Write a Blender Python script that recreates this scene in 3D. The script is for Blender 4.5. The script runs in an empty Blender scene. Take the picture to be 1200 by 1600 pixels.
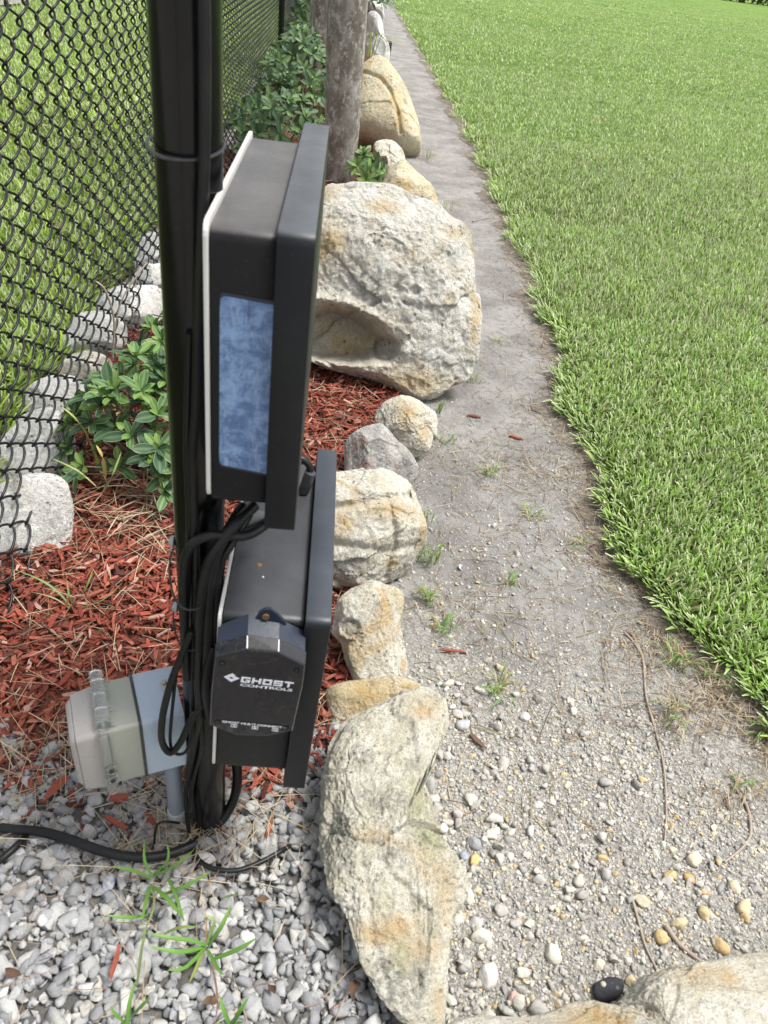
import bpy, math, random
import numpy as np
from mathutils import Matrix, Vector

random.seed(7)
RNG = np.random.default_rng(11)
S = bpy.context.scene
COL = S.collection

# ------------------------------------------------------------------ camera, world, sun, exposure
CAMH, FPX = 1.3, 1200.0
YAW, PITCH, ROLL = math.radians(6.6), math.radians(36.9), math.radians(8.0)
_f = np.array([math.sin(YAW)*math.cos(PITCH), math.cos(YAW)*math.cos(PITCH), -math.sin(PITCH)])
_x = np.array([math.cos(YAW), -math.sin(YAW), 0.0])
_u = np.cross(_x, _f)
CX = _x*math.cos(ROLL) + _u*math.sin(ROLL)
CU = -_x*math.sin(ROLL) + _u*math.cos(ROLL)
CAM = np.array([0, 0, CAMH])
cd = bpy.data.cameras.new('camera')
cam = bpy.data.objects.new('camera', cd); COL.objects.link(cam)
cd.sensor_fit = 'VERTICAL'; cd.sensor_height = 34.6; cd.lens = FPX/1600*34.6
cd.clip_start = 0.02; cd.clip_end = 500
cd.dof.use_dof = True; cd.dof.focus_distance = 2.5; cd.dof.aperture_fstop = 10
cam.matrix_world = Matrix(((CX[0], CU[0], -_f[0], 0), (CX[1], CU[1], -_f[1], 0), (CX[2], CU[2], -_f[2], CAMH), (0, 0, 0, 1)))
S.camera = cam
SUN_EL, SUN_AZ = math.radians(66), math.radians(95)      # azimuth clockwise from +Y
w = bpy.data.worlds.new('World'); S.world = w; w.use_nodes = True
nt = w.node_tree; nt.nodes.clear()
sky = nt.nodes.new('ShaderNodeTexSky'); sky.sky_type = 'NISHITA'; sky.sun_disc = False
sky.sun_elevation = SUN_EL; sky.sun_rotation = SUN_AZ; sky.dust_density = 3.0; sky.air_density = 1.0
hs = nt.nodes.new('ShaderNodeHueSaturation'); hs.inputs['Saturation'].default_value = 0.28
bg = nt.nodes.new('ShaderNodeBackground'); bg.inputs['Strength'].default_value = 0.135
wo = nt.nodes.new('ShaderNodeOutputWorld')
nt.links.new(sky.outputs[0], hs.inputs['Color']); nt.links.new(hs.outputs[0], bg.inputs[0]); nt.links.new(bg.outputs[0], wo.inputs[0])
sl = bpy.data.lights.new('sun', 'SUN'); sl.energy = 2.5; sl.angle = math.radians(16); sl.color = (1.0, 0.965, 0.91)
so = bpy.data.objects.new('sun', sl); COL.objects.link(so)
sd = Vector((math.sin(SUN_AZ)*math.cos(SUN_EL), math.cos(SUN_AZ)*math.cos(SUN_EL), math.sin(SUN_EL)))
so.rotation_euler = sd.to_track_quat('Z', 'Y').to_euler(); so.location = (3, 4, 6)
S.view_settings.view_transform = 'Standard'; S.view_settings.look = 'None'
S.view_settings.exposure = 0.88; S.view_settings.gamma = 1.0; S.view_settings.use_curve_mapping = False

# ------------------------------------------------------------------ helpers: placing
def ray(px, py): return _f + CX*(px-600)/FPX + CU*(800-py)/FPX
def G(px, py, z=0.0):
    r = ray(px, py); return CAM + r*((z-CAMH)/r[2])
def AY(px, py, Y):
    r = ray(px, py); return CAM + r*(Y/r[1])
def PL(px, py, p0, n):
    r = ray(px, py); return CAM + r*(np.dot(np.asarray(p0)-CAM, n)/np.dot(r, n))

# ------------------------------------------------------------------ numpy noise
_perm = np.random.default_rng(3).permutation(256); _perm = np.concatenate([_perm, _perm])
_grad = np.random.default_rng(4).normal(size=(256, 3)); _grad /= np.linalg.norm(_grad, axis=1)[:, None]
def perlin(P):
    P = np.asarray(P, float); I = np.floor(P).astype(int); F = P-I; I &= 255
    u = F*F*F*(F*(F*6-15)+10); out = 0
    for dx in (0, 1):
        for dy in (0, 1):
            for dz in (0, 1):
                h = _perm[(_perm[(_perm[(I[:, 0]+dx) & 255]+I[:, 1]+dy) & 255]+I[:, 2]+dz) & 255]
                g = (_grad[h]*(F-np.array([dx, dy, dz]))).sum(1)
                wt = (u[:, 0] if dx else 1-u[:, 0])*(u[:, 1] if dy else 1-u[:, 1])*(u[:, 2] if dz else 1-u[:, 2])
                out = out+g*wt
    return out*1.6
def fbm(P, o=4, ridged=False):
    s = 0; a = 1.0; t = 0
    for k in range(o):
        n = perlin(np.asarray(P)*2**k+17.3*k)
        if ridged: n = 1-2*np.abs(n)
        s = s+a*n; t += a; a *= 0.5
    return s/t

# ------------------------------------------------------------------ helpers: objects
def mesh_np(name, V, F, col=None, smooth=True, mats=()):
    """V (n,3), F (m,k) all the same k"""
    me = bpy.data.meshes.new(name); V = np.asarray(V, np.float32); F = np.asarray(F, np.int32)
    m, k = F.shape
    me.vertices.add(len(V)); me.vertices.foreach_set('co', V.ravel())
    me.loops.add(m*k); me.loops.foreach_set('vertex_index', F.ravel())
    me.polygons.add(m); me.polygons.foreach_set('loop_start', np.arange(0, m*k, k, dtype=np.int32))
    me.polygons.foreach_set('loop_total', np.full(m, k, np.int32))
    me.polygons.foreach_set('use_smooth', np.full(m, smooth, bool))
    if col is not None:
        a = me.color_attributes.new('Col', 'FLOAT_COLOR', 'POINT')
        c = np.ones((len(V), 4), np.float32); c[:, :3] = col; a.data.foreach_set('color', c.ravel())
    me.update(calc_edges=True)
    for mt in mats: me.materials.append(mt)
    return me
def link(name, me, parent=None, loc=None):
    o = bpy.data.objects.new(name, me); COL.objects.link(o)
    if parent is not None: o.parent = parent
    if loc is not None: o.location = loc
    return o
def tag(o, label=None, cat=None, group=None, kind=None):
    for k, v in (('label', label), ('category', cat), ('group', group), ('kind', kind)):
        if v: o[k] = v
    return o
def thing(name, label, cat, loc=(0, 0, 0), group=None, rot=None):
    o = bpy.data.objects.new(name, None); COL.objects.link(o); o.location = loc; o.empty_display_size = .05
    if rot: o.rotation_euler = rot
    return tag(o, label, cat, group)
class MB:
    """collects simple solids, polygons of any size"""
    def __init__(s): s.v = []; s.f = []
    def add(s, v, f):
        b = len(s.v); s.v += [tuple(p) for p in v]; s.f += [tuple(i+b for i in q) for q in f]; return s
    def box(s, a, b, M=None):
        v = [(x, y, z) for z in (a[2], b[2]) for x, y in ((a[0], a[1]), (b[0], a[1]), (b[0], b[1]), (a[0], b[1]))]
        if M: v = [tuple(M @ Vector(p)) for p in v]
        return s.add(v, [(3, 2, 1, 0), (4, 5, 6, 7), (0, 1, 5, 4), (1, 2, 6, 5), (2, 3, 7, 6), (3, 0, 4, 7)])
    def prism(s, pts, d):           # pts closed 3d polygon, extruded by vector d
        n = len(pts); a = [np.array(p, float) for p in pts]; b = [p+np.array(d) for p in a]
        return s.add(a+b, [tuple(range(n))[::-1], tuple(range(n, 2*n))]+[(i, (i+1) % n, (i+1) % n+n, i+n) for i in range(n)])
    def loft(s, rings, cap=True):   # rings: list of lists of 3d points, equal length
        n = len(rings[0]); v = [p for r in rings for p in r]; f = []
        for k in range(len(rings)-1):
            f += [(k*n+i, k*n+(i+1) % n, (k+1)*n+(i+1) % n, (k+1)*n+i) for i in range(n)]
        if cap: f += [tuple(range(n))[::-1], tuple(range((len(rings)-1)*n, len(rings)*n))]
        return s.add(v, f)
    def cyl(s, a, b, r, n=16, r2=None):
        a = Vector(a); b = Vector(b); q = (b-a).to_track_quat('Z', 'Y'); r2 = r if r2 is None else r2
        ring = lambda c, rr: [c+q @ Vector((rr*math.cos(t*2*math.pi/n), rr*math.sin(t*2*math.pi/n), 0)) for t in range(n)]
        return s.loft([ring(a, r), ring(b, r2)])
    def tube(s, pts, r, n=8, sub=6):
        pts = [Vector(p) for p in pts]; P = catmull(pts, sub) if sub > 1 else pts
        rs = r if callable(r) else (lambda t: r)
        prev = None; rings = []
        for i, p in enumerate(P):
            t = (P[min(i+1, len(P)-1)]-P[max(i-1, 0)]).normalized()
            if prev is None: prev = t.orthogonal().normalized()
            prev = (prev-t*prev.dot(t)).normalized(); bb = t.cross(prev); rr = rs(i/(len(P)-1))
            rings.append([p+(prev*math.cos(k*2*math.pi/n)+bb*math.sin(k*2*math.pi/n))*rr for k in range(n)])
        return s.loft(rings)
    def build(s, name, mat, parent=None, smooth=False, bevel=0, auto=None):
        me = bpy.data.meshes.new(name); me.from_pydata([tuple(p) for p in s.v], [], s.f); me.materials.append(mat)
        import bmesh
        bm = bmesh.new(); bm.from_mesh(me); bmesh.ops.recalc_face_normals(bm, faces=bm.faces)
        if bevel:
            es = [e for e in bm.edges if len(e.link_faces) == 2 and e.calc_face_angle(0) > .5]
            bmesh.ops.bevel(bm, geom=es, offset=bevel, segments=2, profile=.5, affect='EDGES', clamp_overlap=True)
        for f in bm.faces: f.smooth = smooth
        if smooth:
            for e in bm.edges:
                if len(e.link_faces) == 2 and e.calc_face_angle(0) > (auto or .7): e.smooth = False
        bm.to_mesh(me); bm.free()
        return link(name, me, parent)
def catmull(P, sub):
    out = []
    n = len(P)
    for i in range(n-1):
        p0, p1, p2, p3 = P[max(i-1, 0)], P[i], P[i+1], P[min(i+2, n-1)]
        for k in range(sub):
            t = k/sub
            out.append(.5*((2*p1)+(p2-p0)*t+(2*p0-5*p1+4*p2-p3)*t*t+(3*p1-p0-3*p2+p3)*t**3))
    out.append(P[-1]); return out
def icosphere(n):
    import bmesh
    bm = bmesh.new(); bmesh.ops.create_icosphere(bm, subdivisions=n, radius=1)
    V = np.array([v.co[:] for v in bm.verts]); F = np.array([[v.index for v in f.verts] for f in bm.faces]); bm.free()
    return V, F
def rotmats(N, tilt=math.pi, rng=RNG):
    """random yaw + tilt up to tilt"""
    a = rng.uniform(0, 2*math.pi, N); b = rng.uniform(-tilt, tilt, N); c = rng.uniform(-tilt, tilt, N)
    ca, sa, cb, sb, cc, sc = np.cos(a), np.sin(a), np.cos(b), np.sin(b), np.cos(c), np.sin(c)
    R = np.zeros((N, 3, 3)); Z = np.zeros_like(R); X = np.zeros_like(R); Y = np.zeros_like(R)
    Z[:, 0, 0] = ca; Z[:, 0, 1] = -sa; Z[:, 1, 0] = sa; Z[:, 1, 1] = ca; Z[:, 2, 2] = 1
    X[:, 0, 0] = 1; X[:, 1, 1] = cb; X[:, 1, 2] = -sb; X[:, 2, 1] = sb; X[:, 2, 2] = cb
    Y[:, 1, 1] = 1; Y[:, 0, 0] = cc; Y[:, 0, 2] = sc; Y[:, 2, 0] = -sc; Y[:, 2, 2] = cc
    return Z @ X @ Y
def scatter(variants, pos, R, scale, col):
    """joined copies; variants list of (V,F); scale (N,3); col (N,3) -> V,F,C"""
    Vs, Fs, Cs = [], [], []; off = 0; k = np.arange(len(pos)) % len(variants)
    for i, (V, F) in enumerate(variants):
        m = k == i; n = m.sum()
        if not n: continue
        v = V[None]*scale[m][:, None, :]; v = np.einsum('nij,nvj->nvi', R[m], v)+pos[m][:, None, :]
        f = F[None]+(np.arange(n)*len(V))[:, None, None]+off
        Vs.append(v.reshape(-1, 3)); Fs.append(f.reshape(-1, F.shape[1])); Cs.append(np.repeat(col[m], len(V), axis=0)); off += n*len(V)
    return np.concatenate(Vs), np.concatenate(Fs), np.concatenate(Cs)
def inside(P, poly):
    x, y = P[:, 0], P[:, 1]; r = np.zeros(len(P), bool); n = len(poly)
    for i in range(n):
        x0, y0 = poly[i][:2]; x1, y1 = poly[(i+1) % n][:2]
        c = ((y0 > y) != (y1 > y)) & (x < (x1-x0)*(y-y0)/((y1-y0) or 1e-9)+x0); r ^= c
    return r

# ------------------------------------------------------------------ materials
def newmat(name):
    m = bpy.data.materials.new(name); m.use_nodes = True; t = m.node_tree; t.nodes.clear()
    out = t.nodes.new('ShaderNodeOutputMaterial'); b = t.nodes.new('ShaderNodeBsdfPrincipled')
    t.links.new(b.outputs[0], out.inputs[0]); return m, t, b
def N(t, typ, ins=None, **kw):
    n = t.nodes.new(typ)
    for k, v in kw.items(): setattr(n, k, v)
    for k, v in (ins or {}).items():
        if isinstance(v, bpy.types.NodeSocket): t.links.new(v, n.inputs[k])
        else: n.inputs[k].default_value = v
    return n
def ramp(t, fac, stops, interp='LINEAR'):
    r = t.nodes.new('ShaderNodeValToRGB'); r.color_ramp.interpolation = interp; t.links.new(fac, r.inputs[0])
    e = r.color_ramp.elements
    while len(e) < len(stops): e.new(.5)
    for i, (p, c) in enumerate(stops):
        e[i].position = p; e[i].color = (*c, 1) if len(c) == 3 else c
    return r.outputs[0]
def noise(t, vec, scale, detail=5, rough=.6, dist=0.0):
    n = N(t, 'ShaderNodeTexNoise', {'Scale': scale, 'Detail': detail, 'Roughness': rough, 'Distortion': dist})
    if vec is not None: t.links.new(vec, n.inputs['Vector'])
    return n.outputs['Fac']
def mix(t, fac, a, b, mode='MIX'):
    n = t.nodes.new('ShaderNodeMix'); n.data_type = 'RGBA'; n.blend_type = mode
    for k, v in ((0, fac), (6, a), (7, b)):
        if isinstance(v, bpy.types.NodeSocket): t.links.new(v, n.inputs[k])
        else: n.inputs[k].default_value = v if k == 0 else (*v, 1)
    return n.outputs[2]
def math_(t, op, a, b=0.0, c=0.0):
    n = t.nodes.new('ShaderNodeMath'); n.operation = op
    for i, v in enumerate((a, b, c)):
        if isinstance(v, bpy.types.NodeSocket): t.links.new(v, n.inputs[i])
        else: n.inputs[i].default_value = v
    return n.outputs[0]
def bump(t, h, strength, dist, b, prev=None):
    n = N(t, 'ShaderNodeBump', {'Strength': strength, 'Distance': dist, 'Height': h})
    if prev is not None: t.links.new(prev, n.inputs['Normal'])
    if b is not None: t.links.new(n.outputs[0], b.inputs['Normal'])
    return n.outputs[0]
def geopos(t): return t.nodes.new('ShaderNodeNewGeometry').outputs['Position']
def sstep(t, v, a, b):
    n = N(t, 'ShaderNodeMapRange', {'Value': v, 'From Min': a, 'From Max': b}, interpolation_type='SMOOTHSTEP'); return n.outputs[0]

def plastic(name, c, rough=.5, dust=(.3, .3, .3), dustamt=.25, spec=.5, scratch=120, bmp=.15, top=0.0):
    m, t, b = newmat(name); p = geopos(t)
    n1 = noise(t, p, 9, 6, .7); n2 = noise(t, p, scratch, 4, .6)
    f = math_(t, 'MULTIPLY', sstep(t, n1, .42, .75), dustamt)
    sp = sstep(t, noise(t, p, 300, 2, .5), .69, .73)
    if top:      # settled dust: lies on faces that look up
        nz = t.nodes.new('ShaderNodeSeparateXYZ'); t.links.new(t.nodes.new('ShaderNodeNewGeometry').outputs['Normal'], nz.inputs[0])
        f = math_(t, 'ADD', math_(t, 'MULTIPLY', f, .4), math_(t, 'MULTIPLY', math_(t, 'MULTIPLY', sstep(t, nz.outputs[2], .5, .95), math_(t, 'ADD', math_(t, 'MULTIPLY', n1, .9), .25)), top))
    cc = mix(t, f, c, dust); cc = mix(t, math_(t, 'MULTIPLY', sp, min(1, dustamt*1.6)), cc, dust)
    t.links.new(cc, b.inputs['Base Color'])
    t.links.new(math_(t, 'ADD', math_(t, 'MULTIPLY', n2, .25), rough-.12), b.inputs['Roughness'])
    b.inputs['Specular IOR Level'].default_value = spec
    bump(t, n2, bmp, .0006, b); return m

def rock_mat(name, base, pale, ochre, grey, a_ochre=.5, a_grey=.5, green=0.0, fine=1.0):
    m, t, b = newmat(name)
    tc = t.nodes.new('ShaderNodeTexCoord'); oi = t.nodes.new('ShaderNodeObjectInfo')
    off = N(t, 'ShaderNodeVectorMath', {0: tc.outputs['Object'], 1: (0, 0, 0)}, operation='ADD')
    cmb = t.nodes.new('ShaderNodeCombineXYZ'); t.links.new(math_(t, 'MULTIPLY', oi.outputs['Random'], 40), cmb.inputs[0]); t.links.new(cmb.outputs[0], off.inputs[1])
    v = off.outputs[0]
    big = noise(t, v, 5*fine, 8, .62, .6); med = noise(t, v, 16*fine, 8, .7, .4); sm = noise(t, v, 70*fine, 6, .75); vs = noise(t, v, 230*fine, 4, .7)
    pat = noise(t, v, 3.2*fine, 7, .6, 1.4)
    c = mix(t, sstep(t, med, .42, .56), base, pale)
    c = mix(t, math_(t, 'MULTIPLY', sstep(t, pat, .62-.22*a_ochre, .78-.18*a_ochre), .9), c, ochre)
    c = mix(t, math_(t, 'MULTIPLY', sstep(t, sm, .51, .60), .50), c, tuple(x*.62 for x in base))
    gm = math_(t, 'MULTIPLY', sstep(t, big, .66-.24*a_grey, .76-.22*a_grey), sstep(t, sm, .34, .60))
    c = mix(t, math_(t, 'MULTIPLY', gm, .8), c, grey)
    at = N(t, 'ShaderNodeAttribute', attribute_name='Col'); sp = t.nodes.new('ShaderNodeSeparateXYZ'); t.links.new(at.outputs['Vector'], sp.inputs[0])
    brk = sstep(t, med, .30, .62); brk2 = sstep(t, sm, .36, .56)
    c = mix(t, math_(t, 'MULTIPLY', math_(t, 'MULTIPLY', sp.outputs[0], brk), .85), c, ochre)
    c = mix(t, math_(t, 'MULTIPLY', math_(t, 'MULTIPLY', sp.outputs[1], brk), .75), c, (.36, .38, .13))
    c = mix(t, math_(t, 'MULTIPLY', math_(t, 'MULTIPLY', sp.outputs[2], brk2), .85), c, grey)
    if green: c = mix(t, math_(t, 'MULTIPLY', sstep(t, noise(t, v, 6.5, 6, .6, .5), .5, .64), green), c, (.40, .42, .12))
    vo = N(t, 'ShaderNodeTexVoronoi', {'Vector': v, 'Scale': 55*fine, 'Randomness': 1.0}); 
    pits = math_(t, 'MULTIPLY', math_(t, 'SUBTRACT', 1, sstep(t, vo.outputs['Distance'], .10, .34)), sstep(t, noise(t, v, 11*fine, 4, .6), .52, .62))
    c = mix(t, math_(t, 'MULTIPLY', pits, .55), c, tuple(x*.35 for x in grey))
    c = mix(t, math_(t, 'MULTIPLY', sstep(t, vs, .54, .62), .42), c, (.13, .12, .10))
    t.links.new(c, b.inputs['Base Color']); b.inputs['Roughness'].default_value = .92; b.inputs['Specular IOR Level'].default_value = .2
    h = math_(t, 'ADD', math_(t, 'MULTIPLY', med, 1.0), math_(t, 'MULTIPLY', sm, .8)); h = math_(t, 'SUBTRACT', h, math_(t, 'MULTIPLY', pits, .9))
    n1 = bump(t, h, 1.0, .020/fine, None); bump(t, vs, .8, .004, b, n1)
    return m
def attr_mat(name, rough=.9, spec=.3, bscale=300, bd=.0008, var=.35, vscale=180, transl=0.0, bstr=.6):
    m, t, b = newmat(name); a = N(t, 'ShaderNodeAttribute', attribute_name='Col'); p = geopos(t)
    n = noise(t, p, vscale, 4, .6)
    k = math_(t, 'ADD', math_(t, 'MULTIPLY', n, 2*var), 1-var)
    mul = N(t, 'ShaderNodeVectorMath', {0: a.outputs['Color'], 1: (1, 1, 1)}, operation='MULTIPLY')
    cmb = t.nodes.new('ShaderNodeCombineXYZ')
    for i in range(3): t.links.new(k, cmb.inputs[i])
    t.links.new(cmb.outputs[0], mul.inputs[1]); t.links.new(mul.outputs[0], b.inputs['Base Color'])
    b.inputs['Roughness'].default_value = rough; b.inputs['Specular IOR Level'].default_value = spec
    if bstr: bump(t, noise(t, p, bscale, 3, .6), bstr, bd, b)
    if transl:
        tr = t.nodes.new('ShaderNodeBsdfTranslucent'); t.links.new(mul.outputs[0], tr.inputs[0])
        ms = N(t, 'ShaderNodeMixShader', {0: transl}); t.links.new(b.outputs[0], ms.inputs[1]); t.links.new(tr.outputs[0], ms.inputs[2])
        out = [q for q in t.nodes if q.type == 'OUTPUT_MATERIAL'][0]; t.links.new(ms.outputs[0], out.inputs[0])
    return m
def soil_mat(name, c1, c2, c3, sc=1.0, bd=.01, grit=False):
    m, t, b = newmat(name); p = geopos(t)
    c = mix(t, sstep(t, noise(t, p, 4*sc, 7, .65, .3), .35, .65), c1, c2)
    c = mix(t, math_(t, 'MULTIPLY', sstep(t, noise(t, p, 38*sc, 6, .7), .52, .68), .7), c, c3)
    if grit:     # the near stretch of the path is limestone grit, the rest grey sand
        sx = t.nodes.new('ShaderNodeSeparateXYZ'); t.links.new(p, sx.inputs[0]); yy_ = math_(t, 'ADD', sx.outputs[1], math_(t, 'MULTIPLY', noise(t, p, 5, 5, .6), .5))
        gc = mix(t, sstep(t, noise(t, p, 150, 4, .7), .42, .60), (.235, .220, .192), (.48, .468, .43)); c = mix(t, math_(t, 'MULTIPLY', math_(t, 'SUBTRACT', 1, sstep(t, yy_, 1.25, 1.75)), .8), c, gc)
        damp = sstep(t, noise(t, p, 2.6, 6, .7, .8), .55, .66); c = mix(t, math_(t, 'MULTIPLY', damp, .45), c, (.135, .125, .115))
    vs = noise(t, p, 420*sc, 3, .7); c = mix(t, math_(t, 'MULTIPLY', sstep(t, vs, .54, .68), .5), c, tuple(x*.45 for x in c1))
    c = mix(t, math_(t, 'MULTIPLY', sstep(t, noise(t, p, 300*sc, 2, .5), .62, .70), .5), c, tuple(min(.75, x*1.7) for x in c2))
    t.links.new(c, b.inputs['Base Color']); b.inputs['Roughness'].default_value = .95; b.inputs['Specular IOR Level'].default_value = .15
    n1 = bump(t, noise(t, p, 45*sc, 8, .75), .8, bd, None); bump(t, vs, .6, .002, b, n1); return m

M_BLACK = plastic('black_paint', (.004, .004, .005), .20, (.08, .08, .09), .06, .35, 60, .05)
M_BOX = plastic('black_box_plastic', (.006, .006, .0075), .45, (.150, .145, .140), .10, .3, 200, .25, .85)
M_LID = plastic('black_lid_plastic', (.006, .007, .009), .42, (.13, .14, .15), .08, .3, 200, .2, .8)
M_PLATE = plastic('white_plate', (.62, .61, .58), .5, (.3, .28, .25), .3)
M_CABLE = plastic('black_cable', (.006, .006, .006), .42, (.07, .07, .07), .15, .35, 150, .2)
M_TIE = plastic('cable_tie_black', (.02, .02, .022), .3, (.2, .2, .2), .3)
M_BOLT = plastic('galvanised_bolt', (.42, .43, .44), .45, (.2, .18, .15), .4)
M_GREY = plastic('grey_box_paint', (.40, .47, .55), .5, (.30, .31, .32), .30, .4, 300, .3)
M_BEIGE = plastic('olive_beige_plastic', (.36, .37, .315), .42, (.25, .24, .2), .3)
M_PINK = plastic('smoky_cover_plastic', (.38, .355, .335), .3, (.3, .28, .24), .3)
M_PVC = plastic('grey_conduit_plastic', (.24, .27, .32), .4, (.35, .33, .3), .3)
M_FENCE = plastic('black_vinyl_wire', (.007, .008, .009), .40, (.06, .06, .06), .06, .35, 60, .05)
M_WHITEPRINT = plastic('white_print', (.72, .74, .78), .6, (.4, .4, .4), .15)
m, t, b = newmat('clear_cover_plastic'); b.inputs['Base Color'].default_value = (.90, .92, .90, 1); b.inputs['Roughness'].default_value = .07
b.inputs['Transmission Weight'].default_value = .93; b.inputs['IOR'].default_value = 1.45; bump(t, noise(t, geopos(t), 90, 3), .3, .001, b); M_CLEAR = m
m, t, b = newmat('blue_panel'); p = geopos(t)
c = mix(t, sstep(t, noise(t, p, 60, 8, .75, .5), .38, .66), (.08, .15, .31), (.24, .37, .60))  # tones and streaks put scratches and a light-to-dark reflection into the colour
c = mix(t, math_(t, 'MULTIPLY', sstep(t, noise(t, p, 55, 8, .85, 1.2), .54, .66), .75), c, (.03, .05, .12))
c = mix(t, math_(t, 'MULTIPLY', sstep(t, noise(t, p, 45, 6, .7, 1.5), .64, .70), .5), c, (.50, .55, .66))
mp = N(t, 'ShaderNodeMapping', {'Vector': p, 'Scale': (1, 1, .12)})
c = mix(t, math_(t, 'MULTIPLY', sstep(t, noise(t, mp.outputs[0], 260, 5, .7), .56, .66), .45), c, (.42, .48, .60))
c = mix(t, math_(t, 'MULTIPLY', sstep(t, noise(t, mp.outputs[0], 120, 6, .8, .6), .58, .66), .6), c, (.04, .06, .12))
c = mix(t, sstep(t, noise(t, p, 150, 3, .7), .70, .72), c, (.55, .58, .62))
t.links.new(c, b.inputs['Base Color']); b.inputs['Roughness'].default_value = .30; M_BLUE = m
m, t, b = newmat('smoked_cover'); p = geopos(t)
c = mix(t, sstep(t, noise(t, p, 85, 7, .75, .8), .52, .62), (.006, .006, .008), (.028, .025, .022))
t.links.new(c, b.inputs['Base Color']); b.inputs['Roughness'].default_value = .16; b.inputs['Coat Weight'].default_value = .5; M_SMOKE = m
m, t, b = newmat('module_rim'); b.inputs['Base Color'].default_value = (.018, .024, .040, 1); b.inputs['Roughness'].default_value = .28
bump(t, noise(t, geopos(t), 200, 3), .2, .0005, b); M_RIM = m
M_RUST = plastic('rusty_screw', (.12, .06, .025), .7, (.22, .12, .05), .6)
M_BOULDER = rock_mat('boulder_limestone', (.68, .65, .56), (.80, .78, .71), (.56, .40, .17), (.40, .41, .37), .34, .36, 0, .8)
M_ROCK = rock_mat('cream_limestone', (.70, .65, .52), (.81, .78, .68), (.60, .41, .16), (.36, .36, .32), .38, .32, 0, 1.5)
M_ROCKY = rock_mat('yellow_limestone', (.66, .57, .38), (.74, .67, .49), (.58, .39, .14), (.33, .31, .25), .42, .22, 0, .9)
M_ROCKG = rock_mat('mossy_limestone', (.68, .64, .50), (.80, .77, .66), (.62, .45, .24), (.34, .34, .29), .32, .36, 0, 1.5)
M_ROCKW = rock_mat('white_limestone', (.80, .79, .74), (.88, .87, .83), (.62, .56, .44), (.42, .42, .40), .18, .22, 0, 1.2)
M_ROCKGR = rock_mat('grey_limestone', (.42, .40, .37), (.58, .56, .52), (.30, .14, .08), (.20, .20, .19), .35, .7, 0, 1.8)
M_SAND = soil_mat('grey_sandy_soil', (.205, .195, .182), (.325, .314, .296), (.115, .105, .094), 1.0, .016, grit=True)
M_BEDSOIL = soil_mat('mulch_soil', (.12, .05, .035), (.19, .07, .045), (.06, .04, .03), 1.5)
M_GRAVELSOIL = soil_mat('gravel_soil', (.13, .125, .118), (.20, .19, .18), (.075, .068, .06), 1.5)
M_THATCH = soil_mat('lawn_thatch', (.05, .06, .02), (.07, .09, .025), (.07, .05, .025), 2.0)
M_STONES = attr_mat('gravel_stone', .9, .25, 170, .0026, .24, 150, 0, .8)
M_CHIPS = attr_mat('mulch_chip', .9, .2, 500, .0012, .38, 170, 0, .9)
M_STRAW = attr_mat('dry_straw', .8, .3, 300, .0004, .2, 100, .15, 0)
M_BLADE = attr_mat('grass_blade', .45, .4, 100, .0002, .25, 14, .32, 0)
M_LEAF = attr_mat('shrub_leaf', .52, .3, 100, .0002, .18, 60, .15, 0)
# far lawn: colour carries mown streaks, speckle and a darkening for the blades' self-shadowing; small bumps stand for blades too far to tell apart
m, t, b = newmat('far_lawn'); p = geopos(t)
mp = N(t, 'ShaderNodeMapping', {'Vector': p, 'Scale': (.35, 1.6, 1), 'Rotation': (0, 0, .35)})
st = noise(t, mp.outputs[0], .9, 6, .6, .4); fi = noise(t, p, 26, 7, .85)
c = mix(t, sstep(t, st, .38, .64), (.14, .24, .045), (.24, .335, .09)); c = mix(t, math_(t, 'MULTIPLY', sstep(t, noise(t, mp.outputs[0], 2.2, 5, .7), .56, .7), .55), c, (.31, .34, .19))
c = mix(t, math_(t, 'MULTIPLY', sstep(t, fi, .45, .60), .7), c, (.09, .16, .03))
c = mix(t, math_(t, 'MULTIPLY', sstep(t, noise(t, p, 6, 9, .85), .50, .60), .45), c, (.10, .19, .035))
c = mix(t, math_(t, 'MULTIPLY', sstep(t, noise(t, mp.outputs[0], 9, 6, .8), .54, .62), .35), c, (.33, .37, .17))
t.links.new(c, b.inputs['Base Color']); b.inputs['Roughness'].default_value = .9; b.inputs['Specular IOR Level'].default_value = .15
bump(t, fi, 1.0, .05, b); M_FARLAWN = m
m, t, b = newmat('tree_bark'); p = geopos(t)
mp = N(t, 'ShaderNodeMapping', {'Vector': p, 'Scale': (1, 1, .7)})
c = mix(t, sstep(t, noise(t, mp.outputs[0], 10, 7, .7, .5), .40, .62), (.17, .15, .125), (.33, .31, .27))
c = mix(t, math_(t, 'MULTIPLY', sstep(t, noise(t, mp.outputs[0], 26, 10, .85, .1), .52, .57), .85), c, (.52, .52, .48))
c = mix(t, sstep(t, noise(t, p, 17, 6, .7, .2), .64, .68), c, (.38, .45, .42))
c = mix(t, math_(t, 'MULTIPLY', sstep(t, noise(t, p, 6, 4, .6), .55, .65), .6), c, (.10, .06, .045))
t.links.new(c, b.inputs['Base Color']); b.inputs['Roughness'].default_value = .9
bump(t, noise(t, mp.outputs[0], 50, 8, .7), .7, .006, b); M_BARK = m
M_STEM = plastic('woody_stem', (.16, .12, .08), .8, (.25, .22, .18), .3)
M_HEDGE = attr_mat('hedge_leaf', .6, .3, 100, .001, .3, 6, .15, 0)  # hedge leaf colours come from the Col attribute

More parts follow.
